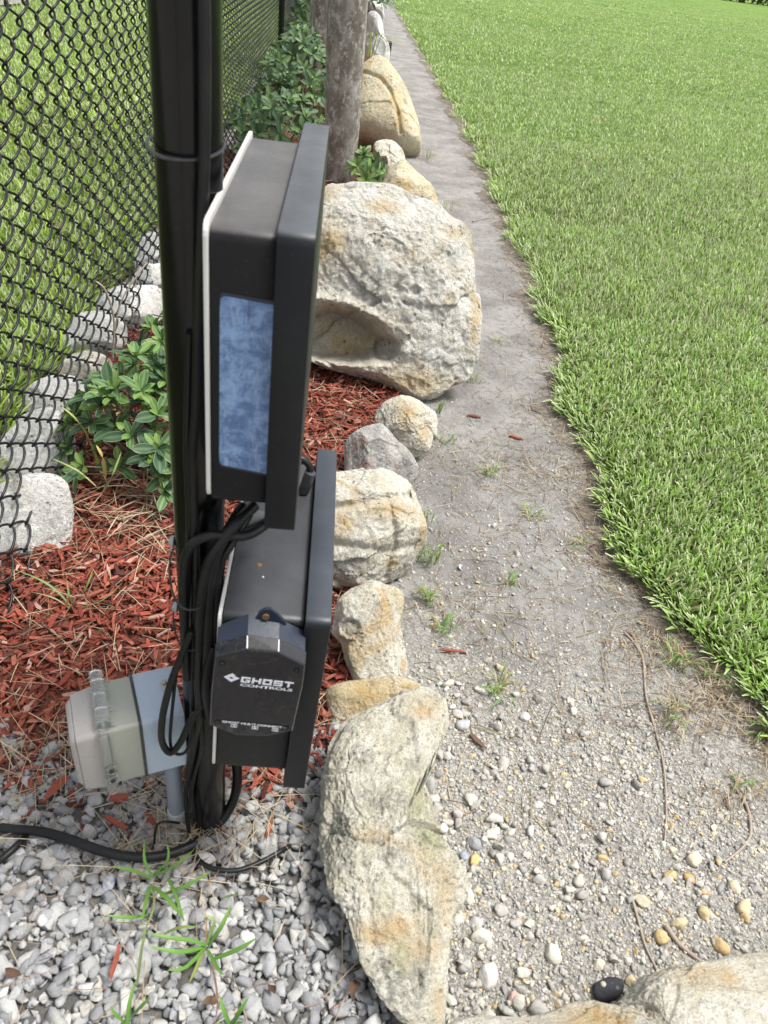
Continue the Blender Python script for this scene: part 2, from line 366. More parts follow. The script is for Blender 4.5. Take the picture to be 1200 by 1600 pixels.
# ------------------------------------------------------------------ the setting: ground and lawns
LAWN_EDGE = [(1.45, -.6), (1.20, .5), (1.09, .85), (1.02, 1.01), (.95, 1.20), (.885, 1.44), (.86, 1.68), (.862, 2.0), (.875, 2.36), (.94, 2.83), (.995, 3.69),
             (1.02, 4.88), (1.06, 6.42), (1.06, 8.6), (1.04, 13.2), (.98, 20), (.9, 40), (.6, 120)]
def lawn_x(y): return np.interp(y, [p[1] for p in LAWN_EDGE], [p[0] for p in LAWN_EDGE])
ROCKLINE = [(.10, -.5), (.16, .45), (.18, .9), (.16, 1.15), (.15, 1.5), (.2, 1.9), (.28, 2.3), (.33, 2.8), (.40, 4.5), (.42, 6.3), (.42, 10.8), (.42, 30)]
def rock_x(y): return np.interp(y, [p[1] for p in ROCKLINE], [p[0] for p in ROCKLINE])
def ground_z(x, y):
    P = np.stack([x, y, np.zeros_like(x)], 1)
    z = .012*fbm(P*2.2, 3)+.007*fbm(P*9, 3)+.0045*fbm(P*28, 2)
    # sand slopes up a little against the lawn edge and dips in the middle of the path
    return z*np.clip(1-np.hypot(x, y)/14, .15, 1)
def sheet(name, xs, ys, mat, zoff, zfun, keep=None, kind='structure'):
    X, Y = np.meshgrid(xs, ys); x, y = X.ravel(), Y.ravel(); z = zfun(x, y)+zoff
    n, mm = len(xs), len(ys); i = np.arange(mm-1)[:, None]*n+np.arange(n-1)[None]; i = i.ravel()
    F = np.stack([i, i+1, i+1+n, i+n], 1)
    if keep is not None:
        cx = x[F].mean(1); cy = y[F].mean(1); F = F[keep(cx, cy)]
    o = link(name, mesh_np(name, np.stack([x, y, z], 1), F, mats=[mat])); o['kind'] = kind; return o
def gr(a, b, fine_a, fine_b, df, n_far):
    f = np.arange(fine_a, fine_b, df); l = fine_a-np.geomspace(df, fine_a-a, n_far)[::-1] if a < fine_a else np.array([]); r = fine_b+np.geomspace(df, b-fine_b, n_far)
    return np.unique(np.round(np.concatenate([l, f, r]), 5))
sheet('ground', gr(-160, 160, .0, 1.15, .010, 44), gr(-30, 260, .4, 3.0, .010, 64), M_SAND, 0, ground_z)
# mulch bed and gravel bed as low mounds laid over the soil
def bed_z(x, y): return ground_z(x, y)+.012+.014*fbm(np.stack([x*5, y*5, x*0+3], 1), 3)
def in_mulch(x, y): return (x > -.73+.03*np.sin(y*9)) & (x < rock_x(y)-.02) & (y > .88+.05*np.sin(x*17)+.03*np.sin(x*41))
sheet('mulch_bed_soil', np.arange(-.9, .5, .03), np.concatenate([np.arange(.8, 4, .03), np.arange(4, 32, .4)]), M_BEDSOIL, .006, bed_z, in_mulch)
def in_gravel(x, y): return (x > -.95) & (x < rock_x(y)) & (y > -.4) & (y < .94+.05*np.sin(x*17))
sheet('gravel_bed_soil', np.arange(-1.0, .35, .03), np.arange(-.5, 1.1, .03), M_GRAVELSOIL, .002, bed_z, in_gravel)
# right lawn: sheet whose left border follows the cut edge
def lawn_sheet(name, side, ys, us, mat):
    V = []; 
    for y in ys:
        for u in us:
            if side > 0: x = lawn_x(y)+.03*math.sin(y*7)+.015*math.sin(y*23)+u
            else: x = -.86+.02*math.sin(y*8)-u
            V.append((x, y, 0))
    V = np.array(V); n = len(us)
    V[:, 2] = ground_z(V[:, 0], V[:, 1])*.5+.03-.05*np.exp(-(np.tile(us, len(ys))/.03))+.004
    V[:, 2] += .05*np.clip(np.hypot(V[:, 0], V[:, 1])-20, 0, 200)*.02*np.sin(V[:, 0]*.05)
    i = (np.arange(len(ys)-1)[:, None]*n+np.arange(n-1)[None]).ravel(); F = np.stack([i, i+1, i+1+n, i+n], 1)
    if side < 0: F = F[:, ::-1]
    o = link(name, mesh_np(name, V, F, mats=[mat])); o['kind'] = 'structure'; return o
# dark humus strip where the turf was cut
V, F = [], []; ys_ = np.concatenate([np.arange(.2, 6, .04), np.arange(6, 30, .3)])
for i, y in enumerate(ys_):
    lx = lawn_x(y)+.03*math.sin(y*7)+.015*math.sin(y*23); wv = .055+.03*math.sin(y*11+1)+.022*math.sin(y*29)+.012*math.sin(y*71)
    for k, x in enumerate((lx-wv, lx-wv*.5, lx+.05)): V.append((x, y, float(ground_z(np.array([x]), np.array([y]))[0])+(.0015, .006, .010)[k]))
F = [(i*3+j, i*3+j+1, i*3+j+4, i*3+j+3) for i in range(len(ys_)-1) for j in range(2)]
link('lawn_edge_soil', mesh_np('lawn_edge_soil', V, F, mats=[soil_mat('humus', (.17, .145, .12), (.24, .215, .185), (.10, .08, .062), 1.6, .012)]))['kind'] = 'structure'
yn = np.concatenate([np.arange(-1, 7.01, .08)]); yf = np.concatenate([np.arange(7, 20, .5), np.geomspace(20, 220, 30)])
us = np.concatenate([np.arange(0, .2, .02), np.arange(.2, 6, .15), np.geomspace(6, 200, 30)])
lawn_sheet('lawn_soil', 1, yn, us, M_THATCH); lawn_sheet('lawn', 1, yf, us, M_FARLAWN)
lawn_sheet('field_soil', -1, yn, us, M_THATCH); lawn_sheet('field', -1, yf, us, M_FARLAWN)
# sandy strip at the far left of the field
V, F = [], []
for i in range(41):
    y = 6+i*.7; x = -3.75-.04*y
    wv = .15*math.sin(i*1.7)
    V += [(x+wv, y, .062), (x-.9+wv*.5, y, .062)]
for i in range(40): F.append((i*2+1, i*2, i*2+2, i*2+3))
link('sandy_track', mesh_np('sandy_track', V, F, mats=[M_SAND]))['kind'] = 'structure'

# ------------------------------------------------------------------ grass
def blades(pos, L, W, lean, phi, curve, col, tipcol, segs=3):
    """flat strips: pos (n,3), heading phi, lean from vertical, curve adds lean along the length"""
    n = len(pos); ts = np.linspace(0, 1, segs+1); d = np.stack([np.cos(phi), np.sin(phi)], 1); s = np.stack([-np.sin(phi), np.cos(phi)], 1)
    cur = pos.copy(); Vs = []; Cs = []
    tw = RNG.uniform(-.5, .5, n)
    for k, tt in enumerate(ts):
        if k:
            a = lean+curve*(tt-.5/segs); st = (L/segs)
            cur = cur+np.stack([d[:, 0]*np.sin(a)*st, d[:, 1]*np.sin(a)*st, np.cos(a)*st], 1)
        wd = W*(1-.62*tt**3)*.5*(.75 if k == 0 else 1)
        off = np.stack([s[:, 0]*wd, s[:, 1]*wd, wd*tw], 1)
        Vs += [cur-off, cur+off]; c = col*(1-tt**2)+tipcol*tt**2; Cs += [c, c]
    V = np.stack(Vs, 1); C = np.stack(Cs, 1); nv = 2*(segs+1)
    q = np.array([[2*k, 2*k+1, 2*k+3, 2*k+2] for k in range(segs)])
    F = q[None]+(np.arange(n)*nv)[:, None, None]
    return V.reshape(-1, 3), F.reshape(-1, 4), C.reshape(-1, 3)
def lawn_blades(name, bands, region, base_col, label):
    Vs, Fs, Cs, off = [], [], [], 0
    for (y0, y1, x0, x1, dens, Lm, Wm, segs) in bands:
        n = int((y1-y0)*(x1-x0)*dens); P = np.stack([RNG.uniform(x0, x1, n), RNG.uniform(y0, y1, n)], 1)
        m = region(P[:, 0], P[:, 1]); P = P[m]; n = len(P)
        if not n: continue
        edge = np.clip(1-region(P[:, 0], P[:, 1], dist=True)/.09, 0, 1)
        L = Lm*RNG.uniform(.6, 1.25, n)*(1+.75*edge*RNG.random(n)); W = Wm*RNG.uniform(.7, 1.2, n)
        clump = fbm(np.stack([P[:, 0]*5, P[:, 1]*5, P[:, 0]*0], 1), 3); big = fbm(np.stack([P[:, 0]*.9, P[:, 1]*.6, P[:, 0]*0+5], 1), 3)
        phi = RNG.uniform(0, 2*math.pi, n)
        side = region(None, None, edge_dir=True)
        phi = np.where(RNG.random(n) < edge*1.1, side+RNG.normal(0, .7, n), phi)
        lean = RNG.uniform(.05, .75, n)*RNG.uniform(.5, 1.2, n)+.45*edge; curve = RNG.uniform(.1, .9, n)
        z = ground_z(P[:, 0], P[:, 1])*.5+.022-.012*edge+RNG.uniform(0, .012, n)
        hue = RNG.random(n); k = RNG.uniform(.55, 1.3, n)*(1+.40*clump)*(1+.16*big)
        c = np.outer(1-hue, base_col[0])+np.outer(hue, base_col[1]); c = c*k[:, None]
        dry = RNG.random(n) < .025; c[dry] = np.array([.30, .25, .12])*RNG.uniform(.7, 1.1, (dry.sum(), 1))
        tip = c*1.15; cut = RNG.random(n) < .58; tip[cut] = np.array([.60, .65, .40])*RNG.uniform(.8, 1.1, (cut.sum(), 1))
        V, F, C = blades(np.stack([P[:, 0], P[:, 1], z], 1), L, W, lean, phi, curve, c, tip, segs)
        Vs.append(V); Fs.append(F+off); Cs.append(C); off += len(V)
    o = link(name, mesh_np(name, np.concatenate(Vs), np.concatenate(Fs), np.clip(np.concatenate(Cs), 0, 1), smooth=True, mats=[M_BLADE]))
    return tag(o, label, 'grass', kind='stuff')
def reg_right(x, y, dist=False, edge_dir=False):
    if edge_dir: return math.pi
    e = lawn_x(y)+.03*np.sin(y*7)+.015*np.sin(y*23)+.012*np.sin(y*61)
    if dist: return x-e
    return (x > e) & (x < .95+.50*y)
def reg_left(x, y, dist=False, edge_dir=False):
    if edge_dir: return 0.0
    e = -.88+.03*np.sin(y*8)
    if dist: return e-x
    return (x < e) & (x > -.95-.385*y)
Gc = (np.array([.18, .33, .052]), np.array([.34, .49, .115]))
lawn_blades('lawn_grass', [(.7, 2.0, .8, 2.9, 17000, .034, .0062, 2), (2.0, 3.2, .8, 3.9, 14000, .034, .0064, 2), (3.2, 4.6, .8, 5.1, 9500, .035, .0070, 1), (4.6, 7, .9, 7.0, 5200, .036, .0085, 1),
                           (7, 11, .9, 10.2, 2000, .036, .0125, 1), (11, 18, .9, 16, 520, .038, .020, 1), (18, 30, .9, 20, 130, .04, .034, 1), (30, 50, .9, 29, 32, .045, .06, 1)], reg_right, Gc, 'closely mown thick green lawn right of the sandy path')
Gl = (np.array([.23, .38, .04]), np.array([.40, .53, .09]))
lawn_blades('field_grass', [(1.0, 3.0, -2.1, -.8, 8000, .065, .008, 2), (3.0, 5.0, -2.9, -.8, 5000, .06, .008, 2), (5, 9, -4.6, -.8, 2200, .05, .011, 2), (9, 15, -7.2, -.8, 700, .05, .019, 1)],
            reg_left, Gl, 'longer bright green grass beyond the black chain-link fence')

# ------------------------------------------------------------------ rocks
def cube_sphere(n):
    g = np.tan(np.linspace(-math.pi/4, math.pi/4, n+1)); a, b_ = np.meshgrid(g, g); o = np.ones_like(a); Vs, Fs = [], []
    for k, (p, q, r) in enumerate(((o, a, b_), (-o, b_, a), (b_, o, a), (a, -o, b_), (a, b_, o), (b_, a, -o))):
        Vs.append(np.stack([p, q, r], -1).reshape(-1, 3)); i = (np.arange(n)[:, None]*(n+1)+np.arange(n)[None]).ravel()
        Fs.append(np.stack([i, i+1, i+n+2, i+n+1], 1)+k*(n+1)**2)
    V = np.concatenate(Vs); F = np.concatenate(Fs); V /= np.linalg.norm(V, axis=1)[:, None]
    key = np.round(V*1e5).astype(np.int64); _, idx, inv = np.unique(key, axis=0, return_index=True, return_inverse=True)
    return V[idx], inv.ravel()[F]
_cs = {}
def rock(label, outline, base, alpha, tu, td, mat, seed, n=40, z0=.02, amp=.05, dents=(), facets=7, p=2.5, group=None, fq=1.0, ridges=(), ochre=(), moss=(), dark=()):
    if n not in _cs: _cs[n] = cube_sphere(n)
    D, F = _cs[n]; rng = np.random.default_rng(seed)
    a = math.radians(alpha); e1 = np.array([1., 0, 0]); e2 = np.array([0, math.cos(a), math.sin(a)]); nn = np.array([0, -math.sin(a), math.cos(a)])
    p0 = G(*base, z0); W = [PL(x, y, p0, nn) for x, y in outline]; P2 = [Vector(((q-p0) @ e1, (q-p0) @ e2, 0)) for q in W]
    Pc = P2+P2[:3]; cs = catmull(Pc, 8)[8:8+8*len(P2)]; A = np.array([[q.x, q.y] for q in cs]); c = (A.max(0)+A.min(0))/2*.5+A.mean(0)*.5
    B = A-c; th = np.arctan2(B[:, 1], B[:, 0]); r = np.hypot(B[:, 0], B[:, 1]); o = np.argsort(th); th, r = th[o], r[o]
    th = np.concatenate([th-2*math.pi, th, th+2*math.pi]); r = np.tile(r, 3)
    T = np.arctan2(D[:, 1], D[:, 0]); rho = np.hypot(D[:, 0], D[:, 1]); sc = (rho**p+np.abs(D[:, 2])**p)**(-1/p)
    Q = np.stack([rho*sc*np.cos(T), rho*sc*np.sin(T), D[:, 2]*sc], 1)
    for k in range(facets):
        v = rng.normal(size=3); v[2] = abs(v[2])+.55 if k % 3 else -abs(v[2])-.5; v /= np.linalg.norm(v); off = rng.uniform(.66, .92)
        ex = np.clip(Q @ v-off, 0, None); Q = Q-v[None]*ex[:, None]*.85
    R = np.interp(T, th, r); size = float(np.mean(r))
    tz = np.where(Q[:, 2] > 0, tu, td)
    L = np.stack([c[0]+Q[:, 0]*R, c[1]+Q[:, 1]*R, Q[:, 2]*tz], 1)
    nrm = Q/np.linalg.norm(Q, axis=1)[:, None]; s0 = seed*3.7; k0 = fq/size
    wq = nrm+.16*np.stack([fbm(L*k0*2.2+s0+j*7, 3) for j in range(3)], 1); crk = np.zeros(len(L)); dw = 0
    for m_, am, gm in ((int(9*fq)+3, 1.0, 1.1), (int(34*fq), .48, 1.5), (int(120*fq), .20, 2.2)):
        sd_ = rng.normal(size=(m_, 3)); sd_ /= np.linalg.norm(sd_, axis=1)[:, None]; of = rng.uniform(-1, 1, m_); gg = rng.normal(size=(m_, 3))*gm
        dm_ = ((wq[:, None, :]-sd_[None])**2).sum(2) if m_ < 60 else (wq**2).sum(1)[:, None]+1-2*wq @ sd_.T
        o2 = np.argpartition(dm_, 1, axis=1)[:, :2]; ar = np.arange(len(L)); fa, fb = np.sqrt(np.maximum(dm_[ar, o2[:, 0]], 0)), np.sqrt(np.maximum(dm_[ar, o2[:, 1]], 0)); i0 = np.where(fa < fb, o2[:, 0], o2[:, 1])
        dw = dw+am*(of[i0]*.6+((wq-sd_[i0])*gg[i0]).sum(1)*.6); cr = np.exp(-(np.abs(fa-fb)/(.9/m_**.5*.12))**2); crk = np.maximum(crk, cr*(am > .3)); dw = dw-.25*am*cr
    d = .5*fbm(L*k0*.9+s0, 3)+.75*dw+.35*fbm(L*k0*2.6+s0, 4, True)+.36*fbm(L*k0*8+s0, 3, True)
    if n >= 50: d = d+.17*fbm(L*k0*22+s0, 2, True)
    edge = 1-.32*np.clip(rho, 0, 1)**4
    L = L+nrm*(d*edge*amp*size)[:, None]
    for (dx, dy, rx, ry, dep) in dents:
        q = PL(dx, dy, p0, nn)-p0; ex = PL(dx+rx, dy, p0, nn)-p0; ey = PL(dx, dy-ry, p0, nn)-p0
        rx_, ry_ = np.linalg.norm(ex-q), np.linalg.norm(ey-q); wob = .34*fbm(L*k0*2.2+s0+9, 4)
        dd = np.hypot((L[:, 0]-q @ e1)/rx_, (L[:, 1]-q @ e2)/ry_)+wob
        wt = np.clip(1.25-dd, 0, 1); wt = wt*wt*(3-2*wt)*(Q[:, 2] > -.1)
        L[:, 2] -= dep*np.clip(wt*2.6, 0, 1)**.8*np.clip(.55+wt, 0, 1)
    if dents: L[:, 2] += .022*size*fbm(L*k0*5+s0+31, 3, True)+.012*size*fbm(L*k0*16+s0+3, 2, True)
    for (pts, wd, dep) in ridges:      # grooves following a drawn line
        ps = np.array([[(PL(x, y, p0, nn)-p0) @ e1, (PL(x, y, p0, nn)-p0) @ e2] for x, y in pts]); dm = np.full(len(L), 9.)
        for i in range(len(ps)-1):
            u = ps[i+1]-ps[i]; tt = np.clip(((L[:, :2]-ps[i]) @ u)/(u @ u), 0, 1); dm = np.minimum(dm, np.hypot(*(L[:, :2]-ps[i]-tt[:, None]*u).T))
        L[:, 2] -= np.exp(-(dm/wd)**2)*dep*(Q[:, 2] > 0)
    K = np.zeros((len(L), 3)); K[:, 2] = crk*np.clip(.35+.8*fbm(L*k0*3+s0+50, 3), 0, .7)
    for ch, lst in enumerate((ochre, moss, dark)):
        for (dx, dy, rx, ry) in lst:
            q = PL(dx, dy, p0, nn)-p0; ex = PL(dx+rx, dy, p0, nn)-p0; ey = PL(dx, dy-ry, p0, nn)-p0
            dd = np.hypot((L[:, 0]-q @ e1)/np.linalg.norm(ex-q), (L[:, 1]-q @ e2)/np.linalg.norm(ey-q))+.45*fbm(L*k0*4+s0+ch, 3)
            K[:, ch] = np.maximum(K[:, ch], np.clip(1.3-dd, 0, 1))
    Wd = L[:, :1]*e1+L[:, 1:2]*e2+L[:, 2:]*nn+p0
    ctr = Wd.mean(0); ctr[2] = 0
    o = link('rock', mesh_np('rock', Wd-ctr, F, K, mats=[mat]), loc=ctr)
    return tag(o, label, 'rock', group or 'limestone rocks edging the mulch bed')
R_ = 'limestone rocks edging the mulch bed'
BOULDER = rock('huge pale grey boulder with an ochre hollow low on its left side',
     [(478, 420), (484, 340), (502, 285), (530, 268), (580, 264), (620, 276), (655, 306), (700, 336), (730, 352), (742, 388), (747, 430), (743, 520), (734, 578), (704, 608), (662, 627), (620, 612), (585, 594), (545, 582), (508, 574), (480, 555), (468, 500)],
     (600, 605), 66, .20, .30, M_BOULDER, 3, n=104, z0=.0, amp=.056, facets=9, p=2.8,
     dents=[(512, 524, 98, 40, .16), (600, 545, 16, 18, .04), (640, 458, 9, 8, .02)], ridges=[([(480, 466), (540, 474), (590, 505), (625, 545)], .02, -.024), ([(520, 340), (600, 385), (690, 400)], .035, .010)], ochre=[(512, 300, 22, 22), (520, 390, 26, 45), (545, 525, 74, 48), (545, 540, 50, 30), (640, 592, 70, 24), (735, 500, 10, 50), (600, 330, 30, 12)], dark=[(560, 505, 34, 22), (690, 400, 30, 16), (645, 300, 14, 12), (650, 470, 10, 8)])
rock('round knobbly cream rock against the foot of the huge boulder', [(588, 645), (600, 625), (622, 619), (648, 621), (668, 634), (680, 658), (676, 690), (655, 714), (628, 712), (600, 690), (590, 668)],
     (640, 710), 50, .075, .09, M_ROCK, 5, n=60, amp=.10, facets=6, ochre=[(630, 650, 22, 30), (660, 680, 14, 20)], dark=[(610, 650, 10, 16)])
rock('grey pointed rock with rust brown stains, between the square block and the round rock', [(540, 715), (545, 685), (570, 667), (596, 663), (622, 688), (645, 715), (655, 742), (620, 770), (550, 770)],
     (590, 768), 48, .06, .09, M_ROCKGR, 8, n=60, amp=.06, p=2.1, ochre=[(560, 695, 12, 12), (568, 730, 14, 8)], dark=[(630, 725, 12, 16), (590, 700, 14, 8)])
rock('large square cream block with ochre bands beside the lower black box', [(490, 770), (515, 744), (550, 735), (602, 729), (642, 739), (656, 770), (666, 830), (656, 868), (638, 892), (606, 908), (565, 916), (525, 914), (492, 900), (480, 840)],
     (570, 915), 50, .115, .16, M_ROCK, 12, n=72, amp=.075, facets=6, p=3.4, ridges=[([(500, 800), (560, 790), (640, 775)], .010, .016), ([(520, 850), (600, 862), (655, 850)], .010, .014), ([(600, 780), (612, 850), (600, 900)], .008, .012)], ochre=[(600, 800, 60, 16), (530, 820, 24, 20), (658, 830, 8, 36), (610, 880, 14, 14)], dark=[(545, 870, 34, 30), (640, 880, 18, 14), (570, 776, 40, 5)])
rock('small flat tan rock tucked behind the tall ochre-streaked rock', [(590, 915), (618, 918), (630, 930), (629, 955), (618, 978), (596, 960)], (612, 975), 40, .02, .03, M_ROCKY, 15, n=24)
rock('tall knobbly rock with a bright ochre streak and pitted left side', [(520, 970), (527, 938), (556, 916), (588, 911), (610, 932), (624, 985), (632, 1050), (605, 1066), (560, 1068), (544, 1040), (534, 1005), (520, 990)],
     (575, 1068), 40, .075, .08, M_ROCK, 17, n=60, amp=.085, facets=6, p=2.7, dents=[(545, 985, 14, 14, .012)], ochre=[(597, 950, 14, 36), (628, 1040, 6, 14)], dark=[(548, 982, 22, 26), (545, 1040, 10, 20)])
rock('yellow ochre wedge of rock lying above the long mossy rock', [(512, 1080), (540, 1066), (590, 1062), (632, 1059), (660, 1074), (668, 1092), (630, 1110), (590, 1135), (565, 1156), (528, 1156), (514, 1120)],
     (560, 1150), 32, .05, .06, M_ROCKY, 21, n=56, amp=.08, facets=6, z0=.0, ochre=[(570, 1092, 60, 30), (640, 1075, 20, 8)], dark=[(545, 1140, 24, 12)])
rock('long slab of cream rock with green moss, widest at the bottom', [(592, 1108), (655, 1080), (690, 1104), (694, 1150), (680, 1195), (656, 1240), (684, 1292), (722, 1338), (730, 1390), (702, 1450), (693, 1540), (686, 1603), (650, 1606), (600, 1575), (552, 1532), (536, 1480), (524, 1440), (502, 1410), (505, 1330), (512, 1270), (515, 1195), (540, 1142), (570, 1118)],
     (630, 1590), 14, .062, .09, M_ROCKG, 29, n=90, z0=.035, amp=.085, facets=10, p=2.5, fq=1.7, ridges=[([(560, 1350), (575, 1450), (600, 1560)], .008, .006)], ochre=[(690, 1390, 18, 50), (640, 1480, 40, 40), (655, 1120, 30, 24), (680, 1570, 12, 30)], moss=[(642, 1265, 22, 34), (665, 1320, 26, 34), (620, 1500, 14, 30)], dark=[(590, 1270, 50, 22), (530, 1330, 22, 70), (610, 1350, 22, 22), (617, 1535, 10, 14), (560, 1200, 22, 20)])
rock('pale cream rock cut off by the bottom right corner', [(690, 1620), (730, 1588), (800, 1590), (850, 1582), (900, 1562), (960, 1570), (1000, 1538), (1080, 1508), (1200, 1490), (1320, 1510), (1340, 1640), (1250, 1760), (1000, 1800), (760, 1760)],
     (1000, 1720), 18, .09, .1, M_ROCK, 31, n=72, z0=.05, amp=.06, p=2.4, fq=2.0, ochre=[(1080, 1530, 60, 20), (900, 1590, 50, 20)])
rock('long yellow rock behind the tree trunk split by a brown crack', [(545, 170), (556, 122), (576, 102), (592, 98), (612, 116), (634, 152), (648, 190), (656, 222), (654, 240), (630, 244), (604, 236), (580, 226), (556, 216), (546, 200)],
     (620, 243), 52, .24, .35, M_ROCKY, 35, n=72, z0=0, amp=.020, facets=2, p=2.7, ridges=[([(566, 136), (590, 150), (605, 170), (616, 200), (621, 226)], .013, .022)], ochre=[(592, 152, 10, 6), (608, 178, 6, 14), (618, 205, 5, 16)])
rock('small pinkish rock wedged between the cracked yellow rock and a low one', [(584, 232), (590, 222), (612, 220), (628, 236), (632, 256), (612, 272), (598, 266), (590, 250)], (615, 272), 62, .07, .12, M_ROCK, 37, n=30, amp=.1, dents=[(597, 256, 7, 7, .05)])
rock('low smooth yellow rock just behind the huge boulder', [(596, 275), (606, 258), (628, 250), (650, 266), (676, 298), (693, 336), (688, 350), (640, 352), (600, 320)], (660, 350), 55, .12, .2, M_ROCKY, 41, n=40, amp=.04, z0=0)
rock('far pitted grey-white rock in the shade of the overhanging shrub', [(572, 60), (574, 26), (586, 22), (596, 36), (600, 58), (609, 84), (602, 108), (575, 108)], (590, 108), 66, .25, .35, M_ROCKW, 44, n=40, amp=.09, z0=0)
rock('farthest white rock of the row below the overhanging shrub', [(572, 18), (578, 2), (590, 0), (598, 14), (598, 34), (580, 40)], (588, 40), 70, .3, .4, M_ROCKW, 46, n=24, amp=.08, z0=0)
WH = 'white rocks outside the chain-link fence'
def wrock(l, *a, **k): return rock(l, *a, group=WH, **k)
wrock('large grey-white rock behind the fence right of the frame edge, just above the shaded one', [(-60, 800), (-30, 720), (10, 672), (45, 645), (80, 636), (106, 650), (110, 710), (108, 770), (70, 815), (0, 830)], (40, 775), 58, .045, .12, M_ROCKW, 51, n=44, amp=.06, z0=-.045)
wrock('rounded white rock with a shaded grey face, at the fence foot near the mulch', [(-60, 840), (-20, 778), (24, 752), (70, 744), (98, 760), (106, 812), (98, 880), (64, 920), (20, 935), (-40, 930)], (40, 900), 58, .045, .12, M_ROCKW, 53, n=44, amp=.06, z0=-.045, dark=[(85, 830, 22, 50)])  # dark ellipse paints the shade of its right side into the colour
wrock('small grey rock at the left frame edge, nearest along the fence', [(-50, 900), (-20, 872), (5, 880), (16, 905), (8, 930), (-30, 945)], (-5, 935), 50, .03, .06, M_ROCKGR, 55, n=30, z0=-.03)
wrock('squat cream rock behind the fence, left of the near green shrub', [(42, 640), (50, 605), (85, 588), (125, 594), (134, 640), (100, 662), (58, 662)], (90, 650), 55, .06, .1, M_ROCKW, 57, n=36)
wrock('small pale rock half hidden behind the shrub and fence wires', [(92, 590), (105, 560), (140, 548), (172, 562), (172, 592), (130, 604)], (135, 597), 58, .05, .08, M_ROCK, 59, n=30)
wrock('low white rock behind the top of the near shrub', [(102, 545), (114, 500), (145, 486), (190, 496), (192, 545), (140, 556)], (140, 543), 60, .07, .1, M_ROCKW, 61, n=30)
wrock('long pale slab leaning behind the fence above the near shrub', [(150, 505), (165, 462), (200, 446), (248, 450), (256, 500), (200, 520), (160, 518)], (200, 512), 62, .09, .12, M_ROCKW, 63, n=30)
wrock('white rock behind the fence touching the left side of the black post', [(208, 450), (214, 425), (240, 412), (285, 420), (290, 460), (240, 475)], (245, 475), 64, .09, .14, M_ROCKW, 65, n=30)
wrock('tallest white rock behind the fence, beside the black post', [(213, 415), (218, 372), (240, 362), (275, 366), (285, 410), (250, 430), (222, 428)], (250, 430), 66, .1, .15, M_ROCKW, 67, n=30)

# ------------------------------------------------------------------ stones
def stone_variants(k, sub, seed, flat=.75):
    V0, F0 = icosphere(sub); out = []; rng = np.random.default_rng(seed)
    for i in range(k):
        V = V0.copy()
        for j in range(8):
            v = rng.normal(size=3); v /= np.linalg.norm(v); off = rng.uniform(.30, .62); ex = np.clip(V @ v-off, 0, None); V = V-v[None]*ex[:, None]*1.0
        V = V*(1+.10*fbm(V*1.7+i*9+seed, 2)[:, None]); V = V/np.abs(V).max(0)
        V[:, 2] *= flat; V[:, 1] *= rng.uniform(.65, 1); out.append((V, F0))
    return out
def pile(name, label, n, region, sizes, zlift, palette, variants, mat=M_STONES, tilt=.7, kind='stuff', cat='gravel', zf=bed_z):
    x0, x1, y0, y1, keep = region; P = np.stack([RNG.uniform(x0, x1, n), RNG.uniform(y0, y1, n)], 1); P = P[keep(P[:, 0], P[:, 1])]; n = len(P)
    s = sizes(n, P); z = zf(P[:, 0], P[:, 1])+zlift(n, s)
    pal = np.array([q[:3] for q in palette]); wt = np.array([q[3] for q in palette]); wt = wt/wt.sum()
    col = pal[RNG.choice(len(pal), n, p=wt)]*RNG.uniform(.82, 1.12, (n, 1))
    V, F, C = scatter(variants, np.column_stack([P, z]), rotmats(n, tilt), np.repeat(s[:, None], 3, 1)*RNG.uniform(.8, 1.2, (n, 3)), col)
    o = link(name, mesh_np(name, V, F, np.clip(C, 0, 1), mats=[mat])); return tag(o, label, cat, kind=kind)
GP = [(.37, .37, .36, 5), (.31, .313, .316, 5), (.25, .253, .258, 3.5), (.46, .455, .44, 1.6), (.38, .36, .33, 1.2), (.23, .23, .235, 1.0), (.36, .29, .27, .06)]
v2 = stone_variants(22, 2, 5); v1 = stone_variants(14, 2, 6, .8)
reg = (-.72, .24, .28, 1.0, in_gravel)
pile('gravel', 'loose pale grey limestone gravel around the post foot', 5600, reg, lambda n, P: np.clip(RNG.lognormal(math.log(.0075), .34, n), .004, .014), lambda n, s: RNG.uniform(.0, .010, n), GP, v1)
pile('gravel_top_layer', 'larger pale grey stones on top of the gravel bed', 2600, reg, lambda n, P: np.clip(RNG.lognormal(math.log(.0122), .34, n), .007, .023), lambda n, s: .006+RNG.uniform(.0, .010, n), GP, v2)
PP = [(.42, .405, .36, 4), (.35, .34, .315, 4), (.48, .465, .41, 3), (.42, .40, .38, 2), (.50, .38, .20, .8), (.32, .31, .30, 1.5), (.56, .48, .33, .9)]
def path_keep(dens):
    def k(x, y):
        ok = (x > rock_x(y)-.06) & (x < lawn_x(y)+.02)
        nz = fbm(np.stack([x*5, y*5, x*0], 1), 3); f = np.clip((1.34-y+.22*nz)*2.0, .0, 1); f *= np.clip(1-4.5*(x-(.98-.62*(y-.55)-.0)+.12*nz), .10, 1); f = np.maximum(f, .13*np.clip(2.6-y, 0, 1))
        ok &= x < .74+.42*y
        return ok & (RNG.random(len(x)) < np.clip(f, .0, 1)*dens)
    return k
pile('path_fine_gravel', 'fine cream and grey grit covering the near part of the path', 95000, (.0, 1.15, .3, 2.6, path_keep(1)), lambda n, P: np.clip(RNG.lognormal(math.log(.0027), .35, n), .0014, .006), lambda n, s: s*RNG.uniform(-.5, .4, n), PP, [(icosphere(1)[0]*RNG.uniform(.75, 1.2, (12, 1))*np.array([1, .8, .7]), icosphere(1)[1]) for _ in range(6)], zf=ground_z, tilt=1.5)
